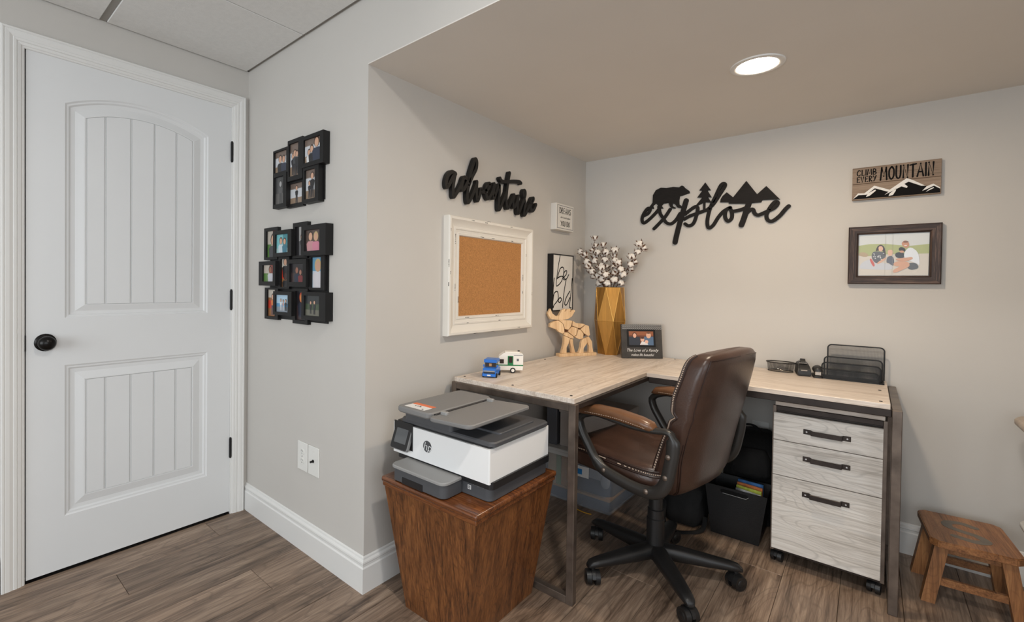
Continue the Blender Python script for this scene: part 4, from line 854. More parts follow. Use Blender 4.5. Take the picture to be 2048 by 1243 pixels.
bm = BM(); prism(bm, [(-.060, .014), (.058, .014), (.060, .030), (.060, .088), (.052, .094), (-.030, .094), (-.052, .078), (-.062, .050)], -.030, .030, TM2 @ Matrix.Rotation(math.radians(90), 4, 'X')); ob('body', bm, 'toywhite', t)
lb('roof_ridge', 'toywhite', -.025, .045, -.022, .022, .094, .099)
lb('roof_vent', 'pblack', .036, .046, -.008, .008, .099, .103)
lb('stripe', 'green', -.060, .0605, -.0308, -.0290, .034, .039)
lb('door_panel', 'green', -.012, .014, -.0314, -.0295, .034, .080)
lb('door_window', 'toyglass', -.008, .010, -.0320, -.0300, .048, .077)
lb('window', 'toyglass', -.050, -.030, -.0312, -.0290, .044, .064)
lb('badge', 'slate', .030, .040, -.0312, -.0295, .056, .068)
lb('trim_strip', 'slate', .016, .058, -.0310, -.0295, .083, .086)
lb('skirt', 'toywhite', -.058, .058, -.0318, -.0290, .014, .026)
lb('drawbar', 'pblack', -.082, -.058, -.006, .006, .012, .018)
for sy in (-1, 1):
    bm = BM(); cyl(bm, (.012, sy * .026, .013), (.012, sy * .034, .013), .0128, n=16, M=TM2); wh = ob('wheel', bm, 'rubber', t)
    bm = BM(); cyl(bm, (.012, sy * .030, .013), (.012, sy * .0348, .013), .0075, n=14, M=TM2); ob('hub', bm, 'toywhite', wh)
# ------------------------------------------------------------------ wooden moose
ang = math.degrees(math.atan2(.852, .524)); ev = Vector((.524, .852, 0)).normalized()
MM = PM((1.06, 1.365, DZ), tuple(ev), (ev.y, -ev.x, 0))
t = thing('moose_figure', 'pale wooden mosaic moose on a small base', 'figurine', tuple(Vector((1.12, 1.46, DZ))))
bm = BM(); box(bm, -.017, .233, 0, .0175, -.034, .008, .001, 1, MM); ob('base', bm, 'moose', t)
for n_, p in MOOSE.items():
    bk = n_.endswith('_b'); nm = {'foreleg_b': 'foreleg', 'hindleg_b': 'hindleg'}.get(n_, n_)
    bm = BM(); prism(bm, p, -.026 if bk else -.021, -.008 if bk else .0, MM)
    es = [e for e in bm.edges]; bmesh.ops.bevel(bm, geom=es, offset=.0012, segments=1, affect='EDGES'); ob(nm, bm, 'moose', t)
bm = BM(); prism(bm, [(a * .93 + .006, b * .95 + .008) for a, b in [(-.01, .205), (.03, .205), (.075, .20), (.15, .185), (.185, .17), (.188, .125), (.145, .105), (.06, .108), (.02, .13), (.0, .16)]], -.018, -.010, MM); ob('backing', bm, 'husk', t)
bm = BM(); 
# ------------------------------------------------------------------ faceted gold vase
VC = (1.210, 1.690, DZ)
t = thing('gold_vase', 'tall faceted antique gold vase in the desk corner', 'vase', VC)
RB, RM_, RT, HM, HT = .066, .094, .082, .205, .408
nb = 6; a0 = math.radians(-84)
rb = [Vector((VC[0] + RB * math.cos(a0 + math.pi * 2 * i / nb), VC[1] + RB * math.sin(a0 + math.pi * 2 * i / nb), DZ)) for i in range(nb)]
rm = [Vector((VC[0] + RM_ * math.cos(a0 + math.pi * 2 * (i + .5) / nb), VC[1] + RM_ * math.sin(a0 + math.pi * 2 * (i + .5) / nb), DZ + HM)) for i in range(nb)]
rtp = [Vector((VC[0] + RT * math.cos(a0 + math.pi * 2 * i / nb), VC[1] + RT * math.sin(a0 + math.pi * 2 * i / nb), DZ + HT)) for i in range(nb)]
cen = Vector((VC[0], VC[1], 0))
def facet(a, b, c):
    bm = BM(); nrm = (b - a).cross(c - a).normalized()
    mid = (a + b + c) / 3
    if nrm.dot(mid - Vector((VC[0], VC[1], mid.z))) < 0: nrm = -nrm
    loft(bm, [[p - nrm * .004 for p in (a, b, c)], [a, b, c]]); ob('facet', bm, 'gold', t)
edges = []
for i in range(nb):
    j = (i + 1) % nb
    facet(rb[i], rb[j], rm[i]); facet(rm[i], rm[j], rb[j]); facet(rtp[i], rtp[j], rm[i]); facet(rm[i], rm[j], rtp[j])
    edges += [(rb[i], rm[i]), (rb[j], rm[i]), (rm[i], rm[j]), (rtp[i], rm[i]), (rtp[j], rm[i]), (rtp[i], rtp[j])]
bm = BM()
for a, b in edges: cyl(bm, a, b, .0013, n=5)
ob('edge_beads', bm, 'goldedge', t)
bm = BM(); prism(bm, [(p.x, p.y) for p in rtp], DZ + HT - .03, DZ + HT - .028); ob('rim_floor', bm, 'goldtop', t)
# ------------------------------------------------------------------ cotton branches standing in the vase
bm = BM(); rc = random.Random(5)
for k in range(5):
    a = 2 * math.pi * k / 5; sph(bm, (.0085 * math.cos(a), .0085 * math.sin(a), .012), .0105, .0105, .0125, u=9, v=6)
sph(bm, (0, 0, .016), .011, .011, .011, u=8, v=6)
boll0 = ob('boll', bm, 'cotton', None, local=True, smooth=60)
bm = BM()
for k in range(5):
    a = 2 * math.pi * (k + .5) / 5; d = Vector((math.cos(a), math.sin(a), 0)); s = Vector((-d.y, d.x, 0))
    z = Vector((0, 0, 1))
    ps = [z * -.004, d * .014 + s * .0075 + z * .004, d * .024 + z * .026, d * .014 - s * .0075 + z * .004]
    loft(bm, [ps, [p + d * .0012 - z * .0008 for p in ps]])
husk0 = ob('husk', bm, 'husk', boll0, local=True)
BR = [  # tip, bolls count, label
 ((1.118, 1.66, 1.452), 9, .05, 'cotton branch arching up highest at the left of the vase'),
 ((1.055, 1.64, 1.385), 8, .03, 'cotton branch curving outward at the far left of the vase'),
 ((1.168, 1.67, 1.405), 8, .02, 'cotton branch just left of the vase centre'),
 ((1.245, 1.68, 1.395), 6, .0, 'short upright cotton branch in the vase middle'),
 ((1.405, 1.66, 1.400), 8, -.02, 'cotton branch leaning far out to the right of the vase'),
 ((1.300, 1.62, 1.290), 8, -.02, 'low cotton branch drooping over the right rim of the vase'),
 ((1.200, 1.58, 1.265), 8, .0, 'low cotton branch in front over the vase rim'),
 ((1.125, 1.61, 1.275), 7, .02, 'low cotton branch over the left rim of the vase')]
firstb = True; placed = []
for bi, (tip, nbl, bow, lab) in enumerate(BR):
    tip = Vector(tip); rootp = Vector((VC[0] + (tip.x - VC[0]) * .12, VC[1] + (tip.y - VC[1]) * .12, DZ + HT - .026))
    ctrl = (rootp + tip) / 2 + Vector((-bow, 0, .04))
    path = [rootp * (1 - s) ** 2 + ctrl * 2 * s * (1 - s) + tip * s * s for s in [i / 14 for i in range(15)]]
    br = thing('cotton_branch', lab, 'dried flower', tuple(rootp), 'cotton branches in the gold vase')
    bm = BM(); tube(bm, path, [.0026 - .0012 * i / 14 for i in range(15)], 6); ob('stem', bm, 'husk', br, smooth=True)
    nbl += 8
    for k in range(nbl):
        s = .16 + .84 * k / (nbl - 1); p = path[min(int(s * 14), 14)]
        sc = rc.uniform(.95, 1.3); ok = False
        for tries in range(60):                     # bolls sit beside each other, never inside one another or the vase
            d = Vector((rc.uniform(-1, 1), rc.uniform(-1.0, .4), rc.uniform(-.1, 1.0))).normalized()
            if k == nbl - 1 and tries == 0: d = (path[-1] - path[-3]).normalized()
            pos = p + d * rc.uniform(.007, .016)
            pos.y = min(pos.y, D - .035); pos.x = max(pos.x, W + .035)
            mid = pos + d * .012 * sc
            if mid.z > DZ + HT + .026 and all((mid - q_).length > .0185 * (sc + s_) for q_, s_ in placed): ok = True; break
        if not ok: continue
        placed.append((mid, sc))
        x, y = axes(d); R = Matrix.Identity(4)
        for i in range(3): R[i][0], R[i][1], R[i][2] = x[i], y[i], d[i]
        Mb = Matrix.Translation(pos) @ R @ Matrix.Scale(sc, 4)
        if firstb: b_, h_ = boll0, husk0; firstb = False
        else:
            b_ = boll0.copy(); COL.objects.link(b_); h_ = husk0.copy(); COL.objects.link(h_); h_.parent = b_
        b_.parent = br; b_.matrix_local = MW[br].inverted() @ Mb
# ------------------------------------------------------------------ keepsake photo frame
KM = Matrix.Translation((1.428, 1.643, DZ)) @ Matrix.Rotation(math.radians(40.5), 4, 'Z') @ Matrix.Rotation(math.radians(-9), 4, 'X') @ PM((0, 0, 0), (1, 0, 0), (0, -1, 0))
t = thing('keepsake_frame', 'small dark standing photo frame with script family quote', 'photo frame', (1.428, 1.643, DZ))
kd = pm('dark patterned keepsake', (58, 54, 50), .45, nscale=30, namt=.25); MT['keep'] = kd
bm = BM(); ringframe(bm, -.117, .117, .001, .196, -.078, .072, .072, .160, -.006, .006, KM, .001); fr = ob('frame', bm, 'keep', t)
bm = BM()
for i in range(20):
    for j in range(3):
        uu = -.111 + i * .0117; vv = .168 + j * .010
        ribbon(bm, [(uu, vv), (uu + .009, vv + .006)], .003, .006, .0072, KM, k=1, smooth=False); ribbon(bm, [(uu + .004, vv + .006), (uu + .010, vv + .001)], .003, .006, .0070, KM, k=1, smooth=False)
ob('lattice_band', bm, 'plight', fr, label='silver lattice band', kind='stuff')
bm = BM(); ringframe(bm, -.084, .078, .066, .166, -.074, .068, .076, .156, .004, .009, KM); ob('photo_mat', bm, 'black', fr)
def kr(a, b, c, e): return [(-.074 + .142 * a, .076 + .08 * c), (-.074 + .142 * b, .076 + .08 * c), (-.074 + .142 * b, .076 + .08 * e), (-.074 + .142 * a, .076 + .08 * e)]
L = [(kr(0, 1, 0, 1), (110, 66, 48)), (kr(0, .45, 0, .6), (52, 56, 66)), (kr(0, 1, .7, 1), (150, 92, 62)), (kr(.62, 1, 0, .62), (88, 112, 140))]
L += [(ell(-.040, .133, .013, .016), (60, 36, 28)), (ell(-.040, .131, .010, .013), (226, 176, 150)), (ell(.040, .133, .014, .017), (220, 174, 148)), (ell(.040, .147, .012, .005), (110, 80, 62)), (ell(.004, .108, .011, .012), (226, 180, 156)), (ell(.004, .117, .010, .005), (70, 48, 38)),
      ([(-.012, .078), (.036, .078), (.030, .094), (.0, .098)], (226, 222, 222)), (ell(.027, .096, .010, .010), (232, 186, 164))]
printed('photo', L, KM, fr, .0062)
bm = text_bm('The Love of a Family', .0235, KM @ Matrix.Translation((0, .046, .0063)), .38, sx=.92); merge(bm, text_bm('makes life beautiful', .0205, KM @ Matrix.Translation((0, .020, .0063)), .38, sx=.82)); ob('lettering', bm, 'inkwhite', fr)
bm = BM(); prism(bm, [(-.03, .01), (.03, .01), (.02, .15), (-.02, .15)], -.009, -.0055, KM); ob('easel_back', bm, 'black', t)
bm = BM(); a, b = KM @ Vector((0, .12, -.008)), KM @ Vector((0, .0, -.055)); b.z = DZ + .002; tube(bm, [a, b], .004, 6); ob('easel_leg', bm, 'black', t)
# ------------------------------------------------------------------ oval wire basket of clips
BC = (2.080, 1.728, DZ)
t = thing('wire_basket', 'small oval black mesh basket of paper clips', 'basket', BC)
def ov(z, sx, sy, n=32): return [Vector((BC[0] + sx * math.cos(2 * math.pi * i / n), BC[1] + sy * math.sin(2 * math.pi * i / n), DZ + z)) for i in range(n)]
bm = BM(); loft(bm, [ov(.002, .052, .036), ov(.045, .058, .041)], True, False); ob('mesh_wall', bm, 'meshsheet', t)
bm = BM(); tube(bm, ov(.046, .060, .043), .0025, 6, True); ob('rim', bm, 'mesh', t, smooth=True)
bm = BM(); tube(bm, ov(.003, .052, .036), .0018, 6, True); ob('foot_ring', bm, 'mesh', t, smooth=True)
for k in range(16):
    a, r_ = rc.uniform(0, 6.28), rc.uniform(0, .8); c = Vector((BC[0] + .042 * r_ * math.cos(a), BC[1] + .028 * r_ * math.sin(a), DZ + rc.uniform(.008, .024))); an = rc.uniform(0, 6.28)
    dx = Vector((math.cos(an), math.sin(an), rc.uniform(-.3, .3))) * .013; dy = Vector((-math.sin(an), math.cos(an), 0)) * .0035
    bm = BM(); tube(bm, [c - dx + dy, c + dx + dy, c + dx - dy, c - dx * .6 - dy], .0008, 5)
    tag(ob('paper_clip', bm, 'chrome' if k % 3 else 'plight', None, world_at=tuple(c)), 'paper clip lying in the oval mesh basket', 'paper clip', 'paper clips in the oval basket')
# ------------------------------------------------------------------ tape dispenser
TD = RZ(12, (2.172, 1.700, DZ))
t = thing('tape_dispenser', 'black desktop tape dispenser', 'tape dispenser', TD)
bm = BM(); loft(bm, [[TD @ Vector(p) for p in q_] for q_ in (
  [(-.026, -.058, .001), (.026, -.058, .001), (.026, .058, .001), (-.026, .058, .001)], [(-.026, -.060, .022), (.026, -.060, .022), (.026, .058, .022), (-.026, .058, .022)],
  [(-.024, -.048, .040), (.024, -.048, .040), (.024, .055, .048), (-.024, .055, .048)], [(-.017, -.022, .058), (.017, -.022, .058), (.018, .040, .062), (-.018, .040, .062)])])
bmesh.ops.bevel(bm, geom=list(bm.edges), offset=.004, segments=2, affect='EDGES'); ob('body', bm, 'plastic', t, smooth=40)
bm = BM(); box(bm, -.014, .010, -.0605, -.057, .026, .031, M=TD); box(bm, -.018, .012, -.030, -.022, .0575, .0605, M=TD); ob('cutter', bm, 'chrome', t)
bm = BM(); cyl(bm, (-.009, .012, .052), (.009, .012, .052), .024, n=24, M=TD); ob('tape_roll', bm, 'plastic', t, smooth=True)
# ------------------------------------------------------------------ stapler
SM = RZ(8, (2.228, 1.690, DZ))
t = thing('stapler', 'small black and chrome stapler standing beside the tape dispenser', 'stapler', SM)
bm = BM(); rbox(bm, -.019, .019, -.058, .055, .001, .010, .012, SM, top=.003); ob('base', bm, 'plastic', t, smooth=40)
bm = BM(); loft(bm, [[SM @ Vector((sx * math.cos(a * math.pi / 8), y_, z_ + sz * math.sin(a * math.pi / 8))) for a in range(16)] for y_, sx, z_, sz in ((-.052, .013, .030, .012), (-.044, .018, .033, .017), (0, .019, .036, .018), (.045, .017, .030, .016), (.055, .010, .026, .010))]); ob('arm', bm, 'plastic', t, smooth=60)
bm = BM(); box(bm, -.012, .012, -.0545, -.046, .012, .030, .002, 1, SM); ob('nose', bm, 'chrome', t)
# ------------------------------------------------------------------ wire letter sorter
t = thing('letter_sorter', 'black wire mesh letter sorter with three tiers at the desk end', 'letter sorter', (2.345, 1.70, DZ))
def tier(x0, x1, y, h, r_=.016):
    P = [Vector((x0, y, DZ + .004))]
    for i in range(7): a = math.pi - math.pi / 2 * i / 6; P.append(Vector((x0 + r_ + r_ * math.cos(a), y, DZ + h - r_ + r_ * math.sin(a))))
    for i in range(7): a = math.pi / 2 - math.pi / 2 * i / 6; P.append(Vector((x1 - r_ + r_ * math.cos(a), y, DZ + h - r_ + r_ * math.sin(a))))
    P.append(Vector((x1, y, DZ + .004)))
    bm = BM(); tube(bm, P, .0027, 7); w_ = ob('wire_frame', bm, 'mesh', t, smooth=True)
    bm = BM(); bm.faces.new([bm.verts.new(p) for p in P]); ob('mesh_panel', bm, 'meshsheet', w_)
for x0_, x1_, y_, h_ in ((2.262, 2.462, 1.755, .150), (2.252, 2.455, 1.715, .096), (2.246, 2.450, 1.678, .072), (2.240, 2.444, 1.645, .046)): tier(x0_, x1_, y_, h_)
bm = BM(); box(bm, 2.242, 2.462, 1.643, 1.757, DZ + .001, DZ + .004); ob('base_tray', bm, 'mesh', t)
for xx in (2.244, 2.458):
    bm = BM(); tube(bm, [(xx, 1.643, DZ + .004), (xx, 1.757, DZ + .004)], .0026, 6); ob('side_wire', bm, 'mesh', t)
# ------------------------------------------------------------------ filing cabinet on casters
CX0, CX1, CY0, CY1, CZ0, CZ1 = 2.106, 2.468, 1.300, 1.735, .056, .690
t = thing('filing_cabinet', 'three-drawer bleached wood filing cabinet with dark steel frame on casters', 'cabinet', ((CX0 + CX1) / 2, (CY0 + CY1) / 2, 0))
bm = BM(); box(bm, CX0 + .012, CX1 - .012, CY0 + .02, CY1 - .004, CZ0 + .008, CZ1 - .03); ob('carcass', bm, 'steeldark', t)
bm = BM(); box(bm, CX0 + .008, CX1 - .008, CY0 + .006, CY1 - .006, CZ1 - .016, CZ1, .001, 1); ob('top_panel', bm, 'desk_x', t)
for xx in (CX0, CX1 - .013):
    for yy in (CY0, CY1 - .014):
        bm = BM(); box(bm, xx, xx + .013, yy, yy + .014, CZ0, CZ1 - .016, .001, 1); ob('corner_post', bm, 'steel', t)
bm = BM(); box(bm, CX0 + .013, CX1 - .013, CY0 + .001, CY0 + .014, CZ1 - .036, CZ1 - .017, .001, 1); ob('front_rail', bm, 'steeldark', t)
bm = BM(); box(bm, CX0 + .013, CX1 - .013, CY0 + .001, CY0 + .014, CZ0, CZ0 + .010, .001, 1); ob('front_rail', bm, 'steeldark', t)
for z0_, z1_, hz in ((.532, .6455, .585), (.3835, .529, .473), (.068, .3805, .326)):
    bm = BM(); box(bm, CX0 + .005, CX1 - .012, CY0 - .010, CY0 + .006, z0_, z1_, .0012, 1); dw = ob('drawer', bm, 'drawer', t)
    ha = PM((2.288, CY0 - .010, hz), (1, 0, 0), (0, -1, 0))
    bm = BM()
    for s in (-1, 1):
        box(bm, s * .0625 - .0125, s * .0625 + .0125, -.010, .010, 0, .003, .0008, 1, ha)
        prism(bm, [(s * .050, -.009), (s * .050, .009), (s * .046, .007), (s * .046, -.009)], .0, .016, ha)
    box(bm, -.049, .049, -.010, .009, .013, .0175, .001, 1, ha); h_ = ob('handle', bm, 'steeldark', dw, label='dark steel bar handle')
    for s in (-1, 1):
        bm = BM(); prism(bm, ell(s * .064, .0, .0030, .0030, 10), .003, .0045, ha); ob('screw', bm, 'chrome', h_)
def caster(x, y, r_, wd, name='caster', par=None, rotz=0.0, mat='plastic'):
    M_ = RZ(rotz, (x, y, 0)); bm = BM()
    for s in (-1, 1):
        cyl(bm, (0, s * wd * .15, r_), (0, s * wd * .5, r_), r_, r_ * .94, 20, M_)
        cyl(bm, (0, s * wd * .5, r_), (0, s * wd * .54, r_), r_ * .55, r_ * .45, 14, M_)
    # hood over the wheels
    ring = []
    for i in range(9):
        a = math.radians(10 + 160 * i / 8); ring.append((r_ * 1.12 * math.cos(a), r_ + r_ * 1.12 * math.sin(a)))
    loft(bm, [[M_ @ Vector((p[0], yy, p[1])) for p in ring + [(-r_ * .9, r_ * .95), (r_ * .9, r_ * .95)]] for yy in (-wd * .13, wd * .13)])
    cyl(bm, (0, 0, r_ * 1.5), (0, 0, r_ * 2.5), r_ * .28, n=10, M=M_)
    return ob(name, bm, mat, par, smooth=40)
for xx in (CX0 + .022, CX1 - .028):
    for yy in (CY0 + .03, CY1 - .04): caster(xx, yy, .0215, .040, par=t, rotz=80)
# ------------------------------------------------------------------ office chair
OC = Vector((1.765, .885, 0)); OA = 170.0
CM = RZ(OA, OC)
t = chair = thing('office_chair', 'brown leather swivel office chair on a black five-star base', 'chair', CM)
def cv(x, y, z): return CM @ Vector((x, y, z))
bm = BM(); lathe(bm, [(.046, .070), (.046, .112), (.038, .120), (.034, .122), (.034, .225), (.031, .228), (.031, .262), (.027, .265), (.027, .40)], 24, CM); ob('gas_column', bm, 'plastic', t, smooth=35)
for k in range(5):
    a = math.radians(22 + 72 * k - OA); d = Vector((math.cos(a), math.sin(a), 0)); s = Vector((-d.y, d.x, 0))
    rings = []
    for rr, zt_, zb_, hw in ((.030, .124, .066, .033), (.10, .119, .064, .031), (.20, .108, .066, .028), (.272, .100, .068, .024), (.300, .094, .068, .020), (.314, .082, .068, .012)):
        sec = []
        for q_ in range(12):
            an = 2 * math.pi * q_ / 12; cy_, sz_ = math.cos(an), math.sin(an)
            sec.append(CM @ (d * rr + s * (hw * math.copysign(abs(cy_) ** .7, cy_)) + Vector((0, 0, (zt_ + zb_) / 2 + (zt_ - zb_) / 2 * math.copysign(abs(sz_) ** .7, sz_)))))
        rings.append(sec)
    bm = BM(); loft(bm, rings); arm_ = ob('base_leg', bm, 'plastic', t, smooth=50)
    p = CM @ (d * .292); caster(p.x, p.y, .0290, .052, 'caster', arm_, rotz=math.degrees(a) + OA + [35, -30, -55, 70, 15][k])
# tilt mechanism
bm = BM(); box(bm, -.11, .10, -.085, .085, .385, .43, .012, 2, CM); ob('tilt_mechanism', bm, 'plastic', t, smooth=40)
# seat cushion: rounded pad, slightly raised front
def superell(cx, cy, rx, ry, z, n=36, e=.42, f=None):
    out = []
    for i in range(n):
        a = 2 * math.pi * i / n; c_, s_ = math.cos(a), math.sin(a)
        x = cx + rx * math.copysign(abs(c_) ** e, c_); y = cy + ry * math.copysign(abs(s_) ** e, s_)
        out.append(cv(x, y, z + (f(x, y) if f else 0)))
    return out
tl = lambda x, y: .05 * x - .25 * max(0, x - .17) ** 1.3 
bm = BM()
loft(bm, [superell(.068, 0, .190, .205, .418, f=tl), superell(.068, 0, .217, .238, .428, f=tl), superell(.068, 0, .228, .252, .455, f=tl), superell(.068, 0, .228, .252, .478, f=tl), superell(.068, 0, .221, .246, .494, f=tl)], True, False)
seat = ob('seat', bm, 'leather', t, smooth=60)
bm = BM()
wr = random.Random(4)
def pad(x, y):
    return tl(x, y) + .004 * math.sin(18 * x + 6 * y) * math.cos(14 * y) - .010 * math.exp(-((x - .03) / .012) ** 2) - .008 * math.exp(-((y) / .016) ** 2) * (x < .03)
loft(bm, [superell(.068, 0, .223, .248, .490, f=pad), superell(.068, 0, .217, .242, .512, f=pad), superell(.068, 0, .200, .224, .523, f=pad), superell(.068, 0, .160, .18, .530, f=pad), superell(.068, 0, .11, .12, .532, f=pad), superell(.068, 0, .05, .06, .532, f=pad)], False, True)
cu = ob('seat_pad', bm, 'leather', t, smooth=60)
for zz, rx, mat_ in ((.490, .2265, 'piping'), (.507, .2230, 'piping')):
    bm = BM(); tube(bm, superell(.068, 0, rx, rx + .024, zz, n=64, f=tl), .0042, 6, True); ob('piping', bm, mat_, cu, smooth=True)
bm = BM()                                     # dashes of pale stitching between the pipings
pp = superell(.068, 0, .2275, .2515, .4985, n=260, f=tl)
for i in range(0, 260, 2): cyl(bm, pp[i], pp[i].lerp(pp[(i + 1) % 260], .9), .0022, n=5)
ob('stitching', bm, 'stitch', cu, kind='stuff')
# backrest: shell, side panels, padded front
BKP = [  # z, rear x, thickness, half width
 (.398, -.120, .050, .135), (.412, -.150, .075, .165), (.440, -.184, .100, .192), (.490, -.204, .112, .214), (.56, -.214, .108, .226), (.63, -.226, .092, .230), (.68, -.236, .086, .231), (.705, -.241, .078, .231), (.722, -.244, .060, .230), (.738, -.248, .082, .231), (.760, -.252, .094, .231), (.80, -.260, .094, .229), (.86, -.271, .092, .225), (.905, -.279, .084, .219), (.930, -.278, .068, .208), (.943, -.270, .045, .190), (.948, -.262, .022, .165)]
NB = 60
def bpt(z, xr, th, hw, a):
    f_ = (z - .398) / .55; xr = xr - .008 - .016 * f_; z = z - .012 * f_
    c_, s_ = math.cos(a), math.sin(a)
    y = hw * math.copysign(abs(s_) ** .32, s_); x = xr + th / 2 + th / 2 * math.copysign(abs(c_) ** .42, c_)
    if c_ > 0:                                       # padded front: bulging cushion, pulled in along the sides
        x += .020 * (1 - (abs(y) / .235) ** 4) - .004 * math.sin(60 * z)
    curve = .034 * (abs(y) / .23) ** 2.4             # shell wraps forward at the sides
    return cv(x + curve - .012, y, z + (.012 * (1 - (y / .23) ** 2) if z > .88 else 0))
bm = BM(); loft(bm, [[bpt(*q_, 2 * math.pi * i / NB) for i in range(NB)] for q_ in BKP]); back = ob('backrest', bm, 'leather', t, smooth=60)
def along(a, rows, grow=1.004): return [Vector(bpt(*q_, a)) for q_ in rows]
def smooth3(pts, k=5): return [Vector(p) for p in crom([tuple(p) for p in pts], k)]
for s in (-1, 1):
    for deg in (66, 82):
        bm = BM(); tube(bm, smooth3(along(math.radians(deg) * s, BKP[2:-1])), .0045, 7); ob('piping', bm, 'piping', back, smooth=True)
    pts = smooth3(along(math.radians(74) * s, BKP[2:-1]), 14); bm = BM()
    for i in range(0, len(pts) - 1, 2): cyl(bm, pts[i], pts[i + 1], .0046, n=5)
    ob('stitching', bm, 'stitch', back, kind='stuff')
    bm = BM(); tube(bm, smooth3(along(math.radians(128) * s, BKP[1:-2])), .0026, 6); ob('rear_seam', bm, 'piping', back, smooth=True)
    bm = BM(); tube(bm, smooth3(along(math.radians(121) * s, BKP[1:6])), .0020, 6); ob('rear_seam', bm, 'piping', back, smooth=True)
bm = BM(); tube(bm, [Vector(bpt(*BKP[-3], math.radians(a))) for a in range(128, 233, 7)], .0026, 6); ob('top_seam', bm, 'piping', back, smooth=True)
# arms: closed loop of charcoal plastic with a leather pad
LOOP = [(0.15, 0.66), (0.176, 0.64), (0.165, 0.597), (0.135, 0.551), (0.1, 0.501), (0.068, 0.472), (0.02, 0.458), (-0.05, 0.446), (-0.11, 0.444), (-0.155, 0.458), (-0.182, 0.496), (-0.196, 0.556), (-0.205, 0.612), (-0.203, 0.66), (-0.185, 0.674), (-0.14, 0.668), (-0.06, 0.664), (0.03, 0.672), (0.1, 0.676)]
for s in (-1, 1):
    bm = BM(); path = crom(LOOP + [LOOP[0]], 3)[:-1]; n = len(path); rings = []
    for i in range(n):
        x, z = path[i]; a, b = path[i - 1], path[(i + 1) % n]; dx, dz = b[0] - a[0], b[1] - a[1]; l = math.hypot(dx, dz); nx_, nz_ = -dz / l, dx / l
        low = z < .56 and x < .1
        h = .0235 if (x < -.09 and z < .66) else (.0225 if low else .0155 if z < .655 else .011); wd_ = .017 if low or x < -.15 else .019
        rings.append([cv(x + nx_ * h * math.cos(q_), s * .280 + wd_ * math.sin(q_), z + nz_ * h * math.cos(q_)) for q_ in [2 * math.pi * j / 10 for j in range(10)]])
    vv = [[bm.verts.new(p) for p in r_] for r_ in rings]
    for a, b in zip(vv, vv[1:] + vv[:1]):
        for j in range(10): bm.faces.new((a[j], a[(j + 1) % 10], b[(j + 1) % 10], b[j]))
    ar = ob('arm_frame', bm, 'armplastic', t, smooth=60)
    bm = BM(); rr = []
    for x, zc_, hh, hw in ((.172, .672, .006, .016), (.155, .682, .018, .026), (.09, .692, .021, .030), (0, .693, .021, .031), (-.09, .686, .020, .030), (-.128, .680, .017, .026), (-.142, .676, .006, .016)):
        rr.append([cv(x, s * .280 + hw * math.copysign(abs(math.cos(q_)) ** .7, math.cos(q_)), zc_ + hh * math.copysign(abs(math.sin(q_)) ** .8, math.sin(q_))) for q_ in [2 * math.pi * j / 16 for j in range(16)]])
    loft(bm, rr); pd = ob('arm_pad', bm, 'leather_arm', ar, smooth=60, label='tan leather arm pad')
    bm = BM()
    for dy in (-.0305, .0305):
        q0 = [cv(x, s * .280 + dy, z) for x, z in crom([(.13, .682), (.0, .686), (-.12, .676)], 30)]
        for i in range(0, len(q0) - 1, 2): cyl(bm, q0[i], q0[i + 1], .0012, n=5)
    ob('stitching', bm, 'stitch', pd, kind='stuff')
    for x, z in ((-.197, .595), (-.188, .522), (-.120, .452), (.052, .474)):
        bm = BM(); lathe(bm, [(.009, 0), (.009, .003), (.005, .006), (.001, .0065)], 12, CM @ Matrix.Translation((x, s * .296, z)) @ Matrix.Rotation(math.radians(-90 * s), 4, 'X')); ob('bolt_cap', bm, 'steel', ar, smooth=True)
    bm = BM(); box(bm, -.12, .06, min(s * .235, s * .275), max(s * .235, s * .275), .436, .452, .004, 1, CM); ob('arm_bracket', bm, 'plastic', ar)
# ------------------------------------------------------------------ clear storage bin with its load
SB = dict(x0=1.04, x1=1.448, y0=1.195, y1=1.62)
t = thing('storage_bin', 'clear plastic storage bin with white lid under the desk', 'storage bin', (1.245, 1.41, 0))
def tapered(x0, x1, y0, y1, z0, z1, tp, th):
    bm = BM(); o0 = [(x0 + tp, y0 + tp), (x1 - tp, y0 + tp), (x1 - tp, y1 - tp), (x0 + tp, y1 - tp)]; o1 = [(x0, y0), (x1, y0), (x1, y1), (x0, y1)]
    sg = [(1, 1), (-1, 1), (-1, -1), (1, -1)]
    r = [[Vector((p[0], p[1], z0)) for p in o0], [Vector((p[0], p[1], z1)) for p in o1], [Vector((p[0] + s_[0] * th, p[1] + s_[1] * th, z1)) for p, s_ in zip(o1, sg)], [Vector((p[0] + s_[0] * th, p[1] + s_[1] * th, z0 + th)) for p, s_ in zip(o0, sg)]]
    loft(bm, r, True, True); return bm
ob('tub', tapered(SB['x0'], SB['x1'], SB['y0'], SB['y1'], .001, .262, .014, .0025), 'plasticclear', t)
bm = BM(); rbox(bm, SB['x0'] - .008, SB['x1'] + .006, SB['y0'] - .008, SB['y1'] + .008, .262, .282, .02, top=.004); ob('lid', bm, 'lidwhite', t, smooth=40)
bm = BM(); box(bm, SB['x0'] - .010, SB['x1'] + .008, SB['y0'] - .011, SB['y0'] - .003, .250, .270, .002, 1); ob('lid_lip', bm, 'lidwhite', t)
def item(name, bm, mat, label, cat, grp='contents of the clear storage bin', smooth=False):
    tag(ob(name, bm, mat, None, world_at=None, smooth=smooth), label, cat, grp)
MT['navy'] = pm('navy cloth', (42, 48, 66), .9, nscale=20, namt=.2, bump=.3, bscale=60); MT['mustard'] = pm('mustard folder', (170, 124, 62), .7, nscale=10, namt=.1)
